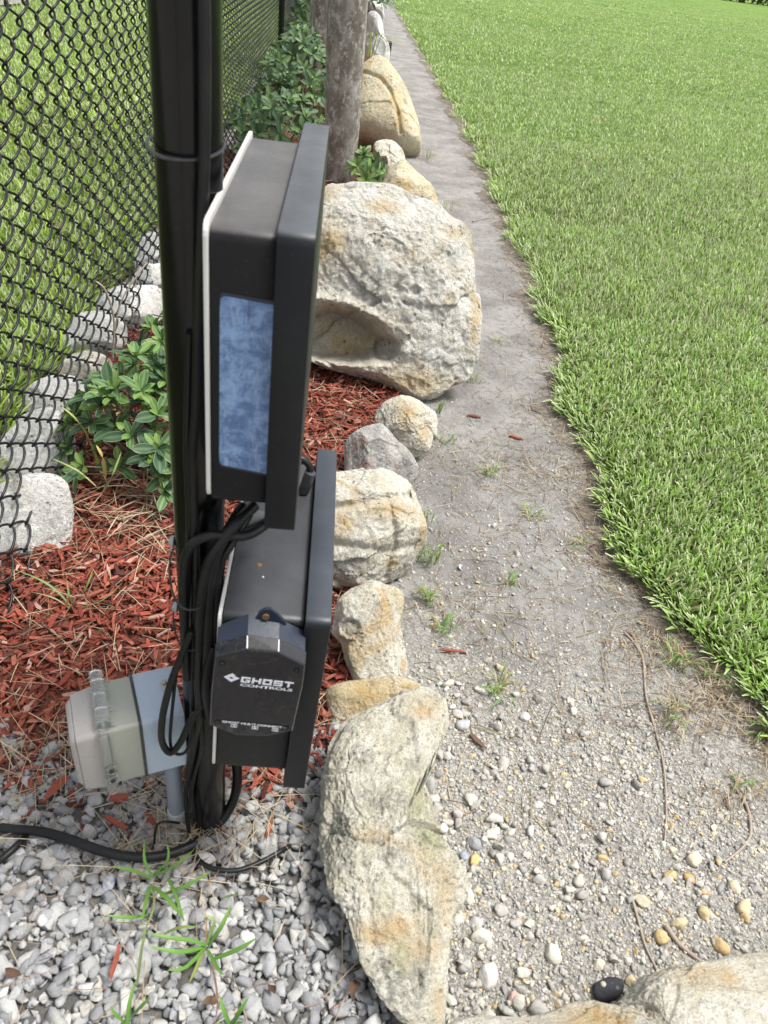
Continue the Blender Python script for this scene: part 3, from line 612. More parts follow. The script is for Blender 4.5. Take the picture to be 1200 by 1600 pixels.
pile('path_gravel', 'small rounded pebbles strewn over the sandy path', 8500, (.0, 1.15, .3, 1.75, path_keep(1)), lambda n, P: np.clip(RNG.lognormal(math.log(.0052), .32, n), .003, .012), lambda n, s: s*RNG.uniform(-.25, .35, n), PP, v1, zf=ground_z)
pile('path_edge_stones', 'scattered bigger stones beside the long rock', 420, (.1, .62, .3, 1.1, lambda x, y: (x > rock_x(y)) & (RNG.random(len(x)) < np.exp(-(x-.3)*5))), lambda n, P: RNG.uniform(.007, .016, n), lambda n, s: s*.4, PP[:4], v2, zf=ground_z)

def single_stone(name, label, px, py, size, col, cat='stone', group=None, seed=1, flat=.6, ang=None):
    V, F = icosphere(3); rng = np.random.default_rng(seed)
    for j in range(8):
        v = rng.normal(size=3); v /= np.linalg.norm(v); ex = np.clip(V @ v-rng.uniform(.62, .88), 0, None); V = V-v[None]*ex[:, None]*.9
    V = V*(1+.07*fbm(V*2.5+seed, 3)[:, None]); V = V*np.array([1, rng.uniform(.62, .85), flat])*size; a = rng.uniform(0, 6) if ang is None else ang
    V = V @ np.array([[math.cos(a), math.sin(a), 0], [-math.sin(a), math.cos(a), 0], [0, 0, 1]])
    g = G(px, py); C = np.tile(np.array(col), (len(V), 1))*(1+.25*fbm(V*260+seed, 3)[:, None])
    g[2] = float(ground_z(np.array([g[0]]), np.array([g[1]]))[0])+size*flat*.45
    o = link(name, mesh_np(name, V, F, np.clip(C, 0, 1), mats=[M_STONES]), loc=g); return tag(o, label, cat, group)
YS = 'yellow stones near the bottom right rock'
for i, (l, x, y, s) in enumerate([
    ('orange and white stone nearest the right edge of the path gravel', 1162, 1420, .019), ('ochre egg-shaped stone beside the longest twig end', 1046, 1370, .014), ('small deep orange stone right of the ochre one', 1076, 1375, .011),
    ('large flat pale yellow stone right of the ochre pair', 1082, 1347, .018), ('tall ochre stone close above the bottom right rock', 1125, 1478, .017), ('square yellow stone beside the grey stick', 1060, 1447, .017),
    ('golden stone left of the grey stick', 1032, 1468, .015), ('flat yellow-white stone at the right gravel edge', 1146, 1388, .018), ('narrow yellow stone standing between the square one and the orange one', 1101, 1428, .014),
    ('pale yellow square stone in the middle gravel', 1002, 1410, .014), ('tan stone by the black spotted stone', 985, 1532, .013), ('cream stone close left of the black spotted stone', 935, 1510, .013)]):
    c = [(.52, .42, .28), (.46, .36, .19), (.44, .29, .13), (.54, .49, .38), (.46, .34, .18), (.48, .41, .26), (.46, .35, .18), (.56, .49, .35), (.48, .39, .22), (.50, .45, .33), (.46, .38, .24), (.50, .46, .37)][i]
    single_stone('stone', l, x, y, s, c, group=YS, seed=60+i)
LS = 'loose stones beside the long mossy rock'
for i, (l, x, y, s, c) in enumerate([('smooth grey stone right of the mossy rock neck', 724, 1136, .018, (.42, .43, .44)), ('cream stone at the shoulder of the mossy rock', 716, 1118, .014, (.48, .45, .40)), ('white cube-like chip above the mossy rock', 706, 1108, .009, (.62, .6, .55)),
    ('round dark grey pebble right of the mossy rock', 740, 1320, .016, (.27, .27, .28)), ('blue-grey round pebble below the dark grey one', 724, 1340, .010, (.30, .33, .38)), ('bright ochre chip beside the blue-grey pebble', 741, 1346, .012, (.52, .40, .18)),
    ('pale oval stone on the left of the path gravel', 770, 1305, .018, (.60, .58, .50)), ('large greyish stone low beside the mossy rock', 762, 1525, .023, (.46, .45, .42)), ('long pale stone at the foot of the mossy rock', 752, 1462, .020, (.54, .52, .46)),
    ('pinkish chip near the bottom right rock', 803, 1560, .014, (.45, .33, .28)), ('angular white stone on the upper path gravel', 820, 1122, .015, (.5, .49, .47)), ('greenish-white stone in the mid path gravel', 865, 1490, .018, (.50, .50, .42))]):
    single_stone('stone', l, x, y, s, c, group=LS, seed=90+i)
bs = single_stone('spotted_stone', 'charcoal black flat stone with pale round spots by the bottom right rock', 948, 1546, .030, (.035, .037, .042), seed=133, flat=.35, ang=.35)
for k, (dx, dy, r) in enumerate(((-.009, .002, .0050), (.005, .003, .0030), (.012, -.003, .0035))):
    V, F = icosphere(2); link('pale_spot', mesh_np('pale_spot', V*np.array([r, r, r*.5]), F, np.tile([.4, .38, .3], (len(V), 1)) if k == 0 else np.tile([.12, .12, .12], (len(V), 1)), mats=[M_STONES]), bs, (dx, dy, .0088))
single_stone('stone', 'brick pink stone in the grey gravel at the bottom edge', 527, 1592, .015, (.33, .21, .19), seed=201, group='odd stones in the gravel bed').location.z += .02
single_stone('stone', 'light blue-grey wedge stone under the foreground weed', 172, 1392, .015, (.45, .49, .55), seed=202, group='odd stones in the gravel bed').location.z += .02

# ------------------------------------------------------------------ mulch and straw
def chip_variants(k):
    out = []; rng = np.random.default_rng(21)
    for i in range(k):
        b = np.array([(x, y, z) for x in (-1, .1, 1) for y, z in ((-1, -1), (1, -1), (1, 1), (-1, 1))], float)
        wd = np.array([.62, 1, .6])[np.arange(12)//4]*rng.uniform(.6, 1.2, 12); b[:, 1] *= wd; b[:, 2] *= rng.uniform(.5, 1.2, 12); b[:, 0] += rng.uniform(-.3, .3, 12)
        b[:, 2] += .9*rng.uniform(-1, 1)*(b[:, 0]**2)
        f = [(0, 1, 2, 3)[::-1], (8, 9, 10, 11)]
        for s in range(2):
            for e in range(4): f.append((s*4+e, s*4+(e+1) % 4, (s+1)*4+(e+1) % 4, (s+1)*4+e))
        out.append((b, np.array(f)))
    return out
CV = chip_variants(12)
def chips(name, label, n, x0, x1, y0, y1, keep, lmin, lmax, lift, kind='stuff'):
    P = np.stack([RNG.uniform(x0, x1, n), RNG.uniform(y0, y1, n)], 1); P = P[keep(P[:, 0], P[:, 1])]; n = len(P)
    L = RNG.uniform(lmin, lmax, n)**1.0; sc = np.stack([L, RNG.uniform(.0008, .0044, n)*(.6+L/lmax), RNG.uniform(.0008, .0022, n)], 1)
    pal = np.array([(.26, .068, .043), (.20, .048, .032), (.125, .035, .026), (.32, .11, .075), (.42, .25, .20), (.08, .032, .025)]); col = pal[RNG.choice(6, n, p=[.28, .26, .18, .14, .06, .08])]*RNG.uniform(.75, 1.15, (n, 1))
    z = bed_z(P[:, 0], P[:, 1])+.006+RNG.uniform(0, lift, n)
    V, F, C = scatter(CV, np.column_stack([P, z]), rotmats(n, .38), sc, col)
    return tag(link(name, mesh_np(name, V, F, np.clip(C, 0, 1), smooth=False, mats=[M_CHIPS])), label, 'mulch', kind=kind)
chips('mulch', 'shredded red-brown wood mulch in the planting bed', 21000, -.85, .35, .8, 2.7, lambda x, y: in_mulch(x, y+.03), .006, .022, .022)
chips('mulch_far', 'red-brown mulch farther along the planting bed', 5000, -.85, .5, 2.7, 7.5, in_mulch, .014, .035, .022)
chips('mulch_strays', 'stray red mulch chips fallen among the gravel', 260, -.8, .2, .70, 1.0, lambda x, y: in_gravel(x, y) & (RNG.random(len(x)) < np.clip((y-.62)*3, 0, 1)), .007, .017, .02)
def straw(name, label, P, z, lmin, lmax, pal, wid=.0011, lean=(1.25, 1.6)):
    n = len(P); L = RNG.uniform(lmin, lmax, n); c = np.array(pal)[RNG.choice(len(pal), n)]*RNG.uniform(.7, 1.15, (n, 1))
    V, F, C = blades(np.column_stack([P, z]), L, np.full(n, wid)*RNG.uniform(.6, 1.8, n), RNG.uniform(lean[0], lean[1], n), RNG.uniform(0, 6.28, n), RNG.uniform(-.1, .5, n), c, c, 3)
    return tag(link(name, mesh_np(name, V, F, np.clip(C, 0, 1), mats=[M_STRAW])), label, 'dry grass', kind='stuff')
SP = [(.42, .34, .22), (.50, .43, .30), (.33, .25, .15), (.28, .19, .12)]
def rnd(n, x0, x1, y0, y1): return np.stack([RNG.uniform(x0, x1, n), RNG.uniform(y0, y1, n)], 1)
P = rnd(1400, -.8, .2, .8, 2.4); P = P[in_mulch(P[:, 0], P[:, 1])]; straw('straw_on_mulch', 'thin dry straw lying across the red mulch', P, bed_z(P[:, 0], P[:, 1])+.03, .03, .10, SP)
P = np.concatenate([rnd(260, -.75, .2, .35, .95), RNG.normal((-.17, .74), (.09, .06), (220, 2)), RNG.normal((-.35, .86), (.10, .04), (160, 2))]); P = P[in_gravel(P[:, 0], P[:, 1])]
straw('straw_on_gravel', 'dry grass stems lying over the gravel around the post', P, bed_z(P[:, 0], P[:, 1])+.027, .03, .12, SP)
P = np.concatenate([RNG.normal((-.42, 1.62), (.10, .08), (150, 2))]); straw('straw_under_shrub', 'pale dead grass fanning out below the near shrub', P, bed_z(P[:, 0], P[:, 1])+.03, .06, .16, SP, .0018, (1.0, 1.5))
tuf = [(770, 720, 60, 18, 260), (850, 745, 40, 14, 200), (930, 855, 45, 22, 200), (1010, 1010, 45, 25, 260), (1060, 1110, 40, 40, 240), (1150, 1250, 40, 22, 120), (930, 760, 26, 22, 120), (830, 640, 22, 18, 120), (1130, 1090, 30, 30, 160), (700, 960, 40, 30, 120), (960, 900, 25, 25, 100), (780, 880, 60, 60, 90)]
Ps = []
for (x, y, sx, sy, n) in tuf:
    Ps += [G(x+RNG.normal(0, sx), y+RNG.normal(0, sy))[:2] for _ in range(n)]
yy = .9+9*RNG.random(6500)**1.5; Ps += list(np.stack([lawn_x(yy)-np.abs(RNG.normal(.0, .06, 6500))+.02, yy], 1)); yy = 1+10*RNG.random(2600)**1.3; Ps += list(np.stack([RNG.uniform(.35, 1.0, 2600), yy], 1)); Ps = np.array(Ps)
straw('straw_on_path', 'dry brown grass stems and roots matted on the path', Ps, ground_z(Ps[:, 0], Ps[:, 1])+.004, .015, .055, [(.34, .27, .18), (.24, .17, .11), (.42, .36, .25), (.15, .11, .08)], .0013, (1.15, 1.6))
P = np.concatenate([np.array([G(RNG.uniform(650, 960), RNG.uniform(640, 1300))[:2] for _ in range(170)]), np.stack([RNG.uniform(.45, 1.0, 220), RNG.uniform(2.2, 9, 220)], 1)]); straw('grass_runners', 'long thin dead grass runners trailing over the sandy path', P, ground_z(P[:, 0], P[:, 1])+.004, .06, .16, [(.36, .30, .20), (.22, .16, .11), (.30, .27, .14)], .0014, (1.5, 1.6))

# ------------------------------------------------------------------ twigs and single bits
def curve_thing(name, label, cat, pts, r, mat, group=None, n=7, sub=5):
    pts = [np.asarray(p, float) for p in pts]; c = pts[0].copy(); c[2] = 0
    o = MB().tube([p-c for p in pts], r, n, sub).build(name, mat, smooth=True, auto=1.2); o.location = c
    return tag(o, label, cat, group)
TW = 'twigs on the path'
def gp(x, y, z=.004): q = G(x, y); q[2] = float(ground_z(q[:1], q[1:2])[0])+z; return q
M_TWIG = plastic('dry_twig', (.30, .24, .19), .8, (.42, .38, .32), .4)
for l, pts, r in [('longest curved twig running down the gravel on the right', [(985, 990), (1003, 1030), (1008, 1090), (1022, 1140), (1036, 1200), (1040, 1270), (1036, 1330)], .0030),
    ('thin grey twig crossing the lower path gravel', [(985, 1400), (996, 1440), (1008, 1480), (1028, 1520)], .0028), ('thick grey stick by the square yellow stone', [(1038, 1448), (1062, 1478), (1102, 1508)], .0052),
    ('branching root at the right edge of the path', [(1140, 1225), (1165, 1255), (1172, 1300), (1160, 1325), (1130, 1350)], .0038), ('short brown twig above the long curved twig', [(975, 990), (990, 1008), (1000, 1022)], .003),
    ('dark twig on the distant path', [(738, 348), (750, 344), (768, 342)], .004)]:
    curve_thing('twig', l, 'twig', [gp(*p) for p in pts], (lambda r: (lambda t: r*(1-.45*t)))(r), M_TWIG, TW)
def chip_thing(l, px, py, ang, L, Wd, col=(.26, .07, .045), zf=.006, group='red mulch chips lying on the path'):
    V, F = CV[(px+py) % 12]; V = V*np.array([L, Wd, .0025]); c, s = math.cos(ang), math.sin(ang); V = V @ np.array([[c, s, 0], [-s, c, 0], [0, 0, 1]])
    g = gp(px, py, zf); return tag(link('mulch_chip', mesh_np('mulch_chip', V, F, np.tile(col, (len(V), 1)), smooth=False, mats=[M_CHIPS]), loc=g), l, 'mulch chip', group)
chip_thing('long red mulch chip on the gravelly part of the path', 708, 1021, -.05, .030, .004)
chip_thing('short red mulch chip on the sand near the lawn', 805, 686, -.35, .024, .007)
chip_thing('dark red mulch chip between boulder and lawn', 740, 652, -.1, .022, .006, (.16, .06, .045))
chip_thing('dark brown bark piece beside the tufts of weed', 745, 1162, -.9, .022, .006, (.12, .08, .06))
chip_thing('long thin red chip in the gravel beside the foreground weed', 184, 1522, 1.5, .022, .004, zf=.045, group='red mulch chips lying in the gravel')
chip_thing('fat red chip of mulch beneath the grey box', 95, 1250, 1.1, .026, .010, zf=.045, group='red mulch chips lying in the gravel')
chip_thing('red chip of mulch left of the conduit', 190, 1270, .1, .016, .008, zf=.045, group='red mulch chips lying in the gravel')
chip_thing('slanted red chip in front of the conduit', 185, 1305, -.5, .024, .005, zf=.042, group='red mulch chips lying in the gravel')
M_LITTER = attr_mat('dead_leaf', .8, .2, 100, .001, .35, 90, .1, 0)
for k, (l, x, y, a_, sz) in enumerate([('curled brown dead leaf tucked against the long mossy rock', 553, 1545, 1.4, .034), ('flat brown dead leaf in the lower left gravel', 330, 1565, .6, .030), ('small brown dead leaf right of the larger weed', 425, 1545, 2.2, .022), ('dark dead leaf on the gravel right of the post foot', 410, 1405, .1, .024),
    ('brown dead leaf at the left edge of the gravel', 20, 1520, 2.8, .026), ('tan dead leaf at the foot of the mulch under the grey box', 130, 1225, 1.0, .028), ('tiny curled dead leaf by the thin cable end', 470, 1290, 2.0, .018)]):
    V, C = [], []
    for i in range(7):
        t_ = i/6; wd = .24*math.sin(math.pi*min(1, .04+t_*.96))**1.2
        for u in (-1, -.4, .3, 1): V.append((t_-.5, u*wd+.05*math.sin(t_*7+k), .9*abs(u)*wd+.16*math.sin(t_*4+k))); C.append((.13, .08, .05) if k % 2 else (.10, .06, .04))
    F = [(i*4+j, i*4+j+1, (i+1)*4+j+1, (i+1)*4+j) for i in range(6) for j in range(3)]
    g_ = G(x, y, .045); o = link('dead_leaf', mesh_np('dead_leaf', np.array(V)*sz, F, np.array(C), mats=[M_LITTER]), loc=g_); o.rotation_euler = (.25*math.sin(k*3), .2, a_); tag(o, l, 'dead leaf', 'dead leaves in the gravel')
curve_thing('dead_stalk', 'dry brown stalk with a seed head leaning on the fence above the near shrub', 'dead stem', [AY(176, 560, 2.05), AY(178, 500, 2.05), AY(165, 455, 2.03), AY(150, 440, 2.02)], .0028, M_TWIG, 'dead stalks by the fence')
curve_thing('dead_stalk', 'bare grey stalk arching up along the fence behind the near shrub', 'dead stem', [AY(178, 520, 2.2), AY(190, 470, 2.22), AY(215, 430, 2.25), AY(230, 410, 2.28)], .0024, M_TWIG, 'dead stalks by the fence')
# broken shell: two curved scraps
V, F = icosphere(3); m_ = V[:, 2] > .1; keepF = m_[F].all(1); V = V*np.array([.014, .010, .006]); o = link('shell', mesh_np('shell', V, F[keepF], np.tile([.45, .46, .5], (len(V), 1)), mats=[M_STONES]), loc=gp(722, 888, .003))
o.rotation_euler = (3.6, .5, .6); mm = o.modifiers.new('thick', 'SOLIDIFY'); mm.thickness = .001; tag(o, 'broken white and grey shell on the sand', 'shell')

# ------------------------------------------------------------------ chain-link fence
FX = -.70
def wire_mesh(name, phase, sides, per, z0=.015, z1=1.48):
    pts = []; half = .036; nh = int((z1-z0)/half); n = nh*per
    for i in range(n+1):
        u = i/per; z = z0+u*half+(0 if phase == 0 else 0); tri = 2*abs(((u+phase) % 2)-1)-1           # -1..1 triangle
        tri = math.copysign(1-(1-abs(tri))**1.25*1.0, tri) if False else tri
        y = math.sin(tri*math.pi/2*.95)/math.sin(math.pi/2*.95)*.0315
        x = .0105*math.cos(((u+phase) % 2)*math.pi+math.pi/2)
        x += .055*max(0, 1-z/.30)**2
        pts.append((x, y, z))
    me_o = MB().tube(pts, .0031, sides, 1); v = me_o
    me = bpy.data.meshes.new(name); me.from_pydata([tuple(p) for p in v.v], [], v.f); me.materials.append(M_FENCE)
    me.polygons.foreach_set('use_smooth', [True]*len(me.polygons)); return me
fence = thing('chain_link_fence', 'black vinyl-coated chain-link fence along the left of the bed', 'fence', (FX, 4, 0))
WN = [wire_mesh('wire', p, 6, 6) for p in (0, 1)]; WF = [wire_mesh('wire_far', p, 4, 4) for p in (0, 1)]
for i in range(296):
    y = .62+i*.0575; o = link('wire', (WN if y < 4.2 else WF)[i % 2], fence, (0, y-4, .008*math.sin(y*1.3)))
    o.rotation_euler = (.006*math.sin(i*2.1), 0, 0)
v = MB()
for i in range(0, 120): 
    y = .62+(296+i)*.0575; pts = [(0, y-4+(.0288 if (k+i) % 2 else -.0288), .015+k*.036) for k in range(41)]; v.tube(pts, .0024, 3, 1)
v.build('wire_farther', M_FENCE, fence, smooth=True)['kind'] = 'stuff'
MB().cyl((.03, -3.5, 1.5), (.03, 21, 1.5), .021, 12).build('top_rail', M_FENCE, fence, smooth=True)
MB().tube([(.055, -3.5+k*.5, .03) for k in range(50)], .002, 5, 1).build('tension_wire', M_FENCE, fence, smooth=True)
for y in (-.93, 4.07, 9.07, 14.07, 19.07, 24.0):
    p = MB().cyl((.045, y-4, -.1), (.045, y-4, 1.52), .030, 16).build('post', M_BLACK, fence, smooth=True)
    MB().loft([[(.045+r*math.cos(a*math.pi/6), y-4+r*math.sin(a*math.pi/6), z) for a in range(12)] for r, z in ((.033, 1.50), (.034, 1.53), (.022, 1.548), (.004, 1.556))]).build('post_cap', M_FENCE, fence, smooth=True)

# ------------------------------------------------------------------ shrubs
def leaf_mesh(name, L, Wd, c_in, c_mid, c_edge, cup=.25, droop=.30, lo=False):
    us = np.array([-1, -.84, 0, .84, 1.]) if lo else np.array([-1, -.84, -.4, 0, .4, .84, 1.]); ts = np.linspace(0, 1, 5 if lo else 7); V, C = [], []; nu = len(us)
    for t_ in ts:
        wd = Wd*.5*((math.sin(math.pi*t_**1.35)**.62 if t_ > .3 else .25+.55*t_/.3) if 0 < t_ < 1 else (.12 if t_ == 0 else .10))
        for u in us:
            V.append((L*t_*math.cos(droop*t_*.6), u*wd, cup*wd*abs(u)**1.5-L*droop*t_*t_*.5+.02*L*math.sin(t_*9+u))); C.append(c_edge if abs(u) > .84 else c_mid if u == 0 else c_in)
    F = [(i*nu+j, i*nu+j+1, (i+1)*nu+j+1, (i+1)*nu+j) for i in range(len(ts)-1) for j in range(nu-1)]
    return mesh_np(name, V, F, np.array(C), mats=[M_LEAF])
LC = [((.070, .150, .050), (.17, .26, .10), (.34, .42, .22)), ((.115, .215, .050), (.21, .32, .10), (.36, .46, .22)), ((.038, .085, .040), (.09, .15, .07), (.22, .29, .17)), ((.14, .24, .05), (.2, .3, .09), (.32, .4, .16))]
def shrub(label, c, rx, ry, h, nros, L, Wd, limit, lean=(0, 0), lname='leaf', group='pittosporum shrubs', cseed=1, z_lo=.0, cols=(0, 1, 2, 3), wts=(.42, .3, .2, .08)):
    rng = random.Random(cseed); root = thing('shrub', label, 'shrub', c, group)
    LM = [leaf_mesh('leaf', L*s, Wd*s*q, *LC[k], lo=c[1] > 3) for k, s, q in ((cols[0], 1, 1), (cols[1], .9, .95), (cols[2], 1.08, 1.0), (cols[3], .75, .95))]
    stems = MB(); items = []
    for k in range(nros):
        a = rng.uniform(0, 2*math.pi); rr = rng.random()**.5; zz = rng.uniform(.30, 1.0)
        e = math.sqrt(max(0, 1-(zz-.35)**2/.5)) if zz > .35 else .95
        p = Vector((rx*rr*e*math.cos(a)+lean[0]*zz, ry*rr*e*math.sin(a)+lean[1]*zz, h*zz*(1-.35*rr*rr)+z_lo))
        out = Vector((p.x-lean[0]*zz, p.y-lean[1]*zz, h*.42)).normalized()
        if k % 2 == 0: stems.tube([(rng.uniform(-.02, .02), rng.uniform(-.02, .02), 0), (p.x*.35, p.y*.35, p.z*.45), p-out*L*.1], lambda t: .0042-.0024*t, 5, 3)
        nl = rng.randint(7, 10); ph = rng.uniform(0, 6.28); q = out.to_track_quat('Z', 'Y')
        for j in range(nl):
            inner = j >= nl-3; el = rng.uniform(.8, 1.25) if inner else rng.uniform(.10, .75)
            M = q.to_matrix().to_4x4() @ Matrix.Rotation(ph+j*2.4, 4, 'Z') @ Matrix.Rotation(-el, 4, 'Y') @ Matrix.Rotation(rng.uniform(-.3, .3), 4, 'X')
            items.append((Matrix.Translation(p) @ M @ Matrix.Scale(rng.uniform(.6, .8) if inner else rng.uniform(.8, 1.15), 4), LM[3] if inner and rng.random() < .4 else rng.choices(LM, wts)[0], p))
    cv = Vector(CAM)-Vector(c); cv.normalize(); items.sort(key=lambda it: -(it[2].dot(cv)))
    for M, me, _ in items[:limit]:
        o = link(lname, me, root); o.matrix_local = M
    rest = items[limit:]
    if rest:
        Vs, Fs, Cs, off = [], [], [], 0
        for M, me, _ in rest:
            n = len(me.vertices); co = np.empty(n*3, np.float32); me.vertices.foreach_get('co', co); cc = np.empty(n*4, np.float32); me.color_attributes['Col'].data.foreach_get('color', cc)
            fi = np.empty(len(me.loops), np.int32); me.loops.foreach_get('vertex_index', fi); A = np.array(M)
            Vs.append(co.reshape(-1, 3) @ A[:3, :3].T+A[:3, 3]); Fs.append(fi.reshape(-1, 4)+off); Cs.append(cc.reshape(-1, 4)[:, :3]); off += n
        link('foliage', mesh_np('foliage', np.concatenate(Vs), np.concatenate(Fs), np.concatenate(Cs), mats=[M_LEAF]), root)['kind'] = 'stuff'
    stems.build('stem', M_STEM, root, smooth=True)
    return root
shrub('near green shrub with pale-edged leaves between fence and post', (-.46, 1.80, 0), .21, .24, .37, 58, .066, .026, 300, lean=(-.02, .04), cseed=4)
shrub('low green sprigs of the near shrub row seen right behind it', (-.45, 2.25, 0), .17, .24, .34, 34, .064, .025, 150, cseed=9)
shrub('bushy dark green shrub right above the upper black box', (-.40, 5.5, 0), .36, .55, .50, 130, .075, .027, 300, cseed=12, wts=(.45, .08, .46, .01))
shrub('dark green shrub at the foot of the fence post', (-.36, 7.4, 0), .36, .8, .62, 120, .09, .031, 260, cseed=15, wts=(.45, .06, .48, .01))
shrub('tall dark shrub behind the second tree trunk', (-.36, 10.6, 0), .38, 1.5, .72, 130, .10, .034, 260, cseed=18, wts=(.45, .06, .48, .01))
shrub('farthest dark shrub along the fence', (-.40, 14.5, 0), .35, 1.5, .70, 46, .18, .06, 150, cseed=19, wts=(.5, .1, .38, .02))
shrub('low green plant squeezed between trunk and small pinkish rock', (.16, 5.15, 0), .13, .3, .20, 20, .085, .03, 120, cseed=21, wts=(.3, .5, .1, .1))
shrub('dense dark shrub overhanging the far end of the path', (.10, 15.2, 0), .55, .9, 1.15, 90, .14, .04, 120, cseed=25, wts=(.4, .05, .55, .0))
def strap_plant(name, label, cat, base, blist, col, parent_cols=None, mat=M_BLADE, group=None, segs=6, lname='leaf'):
    """blist of (points list in world, width)"""
    base = np.asarray(base, float); root = thing(name, label, cat, base, group)
    for k, (pts, wd, c) in enumerate(blist):
        P = catmull([Vector(np.asarray(p, float)-base) for p in pts], 4); V = []; n = len(P)
        for i, p in enumerate(P):
            tt = i/(n-1); t_ = (P[min(i+1, n-1)]-P[max(i-1, 0)]).normalized(); s = t_.cross(Vector((0, 0, 1)));
            s = s.normalized() if s.length > .05 else Vector((1, 0, 0))
            hw = wd*.5*(.62 if name == 'weed' else 1)*(math.sin(math.pi*min(1, .18+.82*tt))**.8 if tt < 1 else .02); up = s.cross(t_)
            V += [p-s*hw+up*hw*.35, p, p+s*hw+up*hw*.35]
        F = [(i*3+j, i*3+j+1, (i+1)*3+j+1, (i+1)*3+j) for i in range(n-1) for j in range(2)]
        C = np.tile(c, (len(V), 1)); C[1::3] *= 1.25
        link(lname, mesh_np(lname, V, F, C, mats=[mat]), root)
    return root
# foreground weeds in the gravel; leaves follow what the photo shows, each lifted off the stones
def wl(pts, wd=.010, c=(.13, .27, .05), z0=.04, z1=.09): 
    return ([G(x, y, z0+(z1-z0)*math.sin(math.pi*.5*i/(len(pts)-1))) for i, (x, y) in enumerate(pts)], wd, c)
g1 = G(235, 1372, .03)
strap_plant('weed', 'bright green grassy weed in the gravel in front of the post', 'weed', (g1[0], g1[1], .02), [
    wl([(236, 1372), (205, 1360), (173, 1354)]), wl([(238, 1370), (226, 1345), (226, 1312)], .008), wl([(240, 1368), (262, 1345), (262, 1318)], .008), wl([(240, 1370), (275, 1352), (303, 1328)]), wl([(250, 1400), (290, 1385), (331, 1361)], .011),
    wl([(238, 1385), (262, 1405), (290, 1440)], .011), wl([(236, 1382), (228, 1410), (222, 1440)]), wl([(232, 1430), (200, 1434), (163, 1430)], .010), wl([(262, 1372), (275, 1400), (288, 1442)], .009), wl([(256, 1460), (280, 1450), (308, 1448)], .009, (.25, .36, .1)),
    wl([(238, 1385), (240, 1420), (216, 1475)], .006, (.22, .25, .1))], None, group='green weeds in the gravel')
g2 = G(322, 1478, .03)
strap_plant('weed', 'larger green weed low in the gravel right of the first', 'weed', (g2[0], g2[1], .02), [
    wl([(320, 1480), (280, 1488), (232, 1478)], .012), wl([(322, 1478), (300, 1470), (262, 1465), (228, 1458)], .011), wl([(322, 1480), (290, 1512), (262, 1516)]), wl([(325, 1478), (345, 1450), (362, 1412)], .012), wl([(330, 1500), (370, 1485), (402, 1465)], .012),
    wl([(322, 1476), (335, 1440), (318, 1430)], .008, (.24, .34, .1)), wl([(325, 1485), (338, 1510), (348, 1524)], .009), wl([(320, 1482), (306, 1515), (296, 1535)], .009, (.25, .3, .08)), wl([(345, 1405), (360, 1400), (372, 1398)], .008, (.24, .36, .08)),
    wl([(322, 1475), (322, 1440), (314, 1395)], .004, (.35, .22, .12)), wl([(330, 1500), (340, 1560), (335, 1600)], .005, (.22, .14, .10))], None, group='green weeds in the gravel')
g3 = G(205, 1560, .03)
strap_plant('weed', 'weed stem with narrow leaves cut by the bottom edge, left one', 'weed', (g3[0], g3[1], .02), [wl([(200, 1610), (202, 1570), (212, 1532)], .010), wl([(205, 1590), (222, 1572), (235, 1558)], .010), wl([(214, 1540), (222, 1480), (232, 1440)], .007, (.16, .2, .08)), wl([(196, 1600), (180, 1585), (172, 1572)], .008)], None, group='green weeds in the gravel')
g4 = G(360, 1600, .03)
strap_plant('weed', 'weed tuft at the bottom edge below the larger weed', 'weed', (g4[0], g4[1], .02), [wl([(360, 1605), (350, 1580), (343, 1556)], .010), wl([(362, 1605), (375, 1580), (389, 1558)], .011), wl([(360, 1610), (345, 1602), (335, 1600)], .009), wl([(362, 1608), (370, 1600), (380, 1598)], .009)], None, group='green weeds in the gravel')
g5 = G(115, 948, .02)
strap_plant('weed', 'long-bladed grass sprout growing through the red mulch', 'weed', (g5[0], g5[1], .02), [wl([(114, 952), (90, 925), (60, 905), (20, 889)], .009, (.16, .26, .09), .03, .10), wl([(115, 950), (108, 930), (105, 908)], .008, (.2, .27, .07), .03, .10), wl([(117, 948), (135, 918), (146, 888)], .008, (.2, .27, .07), .03, .11), wl([(118, 952), (160, 938), (192, 910)], .006, (.2, .25, .07), .03, .09), wl([(112, 953), (85, 935), (50, 925)], .006, (.3, .3, .16), .03, .07)], None)
g6 = G(160, 740, .05)
strap_plant('grass_sprout', 'yellowing long grass blades poking through the near shrub', 'weed', (g6[0], g6[1], 0), [wl([(160, 745), (140, 690), (118, 655), (95, 635)], .012, (.34, .38, .09), .05, .26), wl([(165, 745), (160, 715), (150, 695)], .011, (.42, .33, .11), .1, .2), wl([(160, 770), (175, 745), (190, 705)], .007, (.26, .32, .1), .05, .18), wl([(150, 760), (120, 735), (78, 715)], .006, (.36, .38, .15), .1, .16)], None)
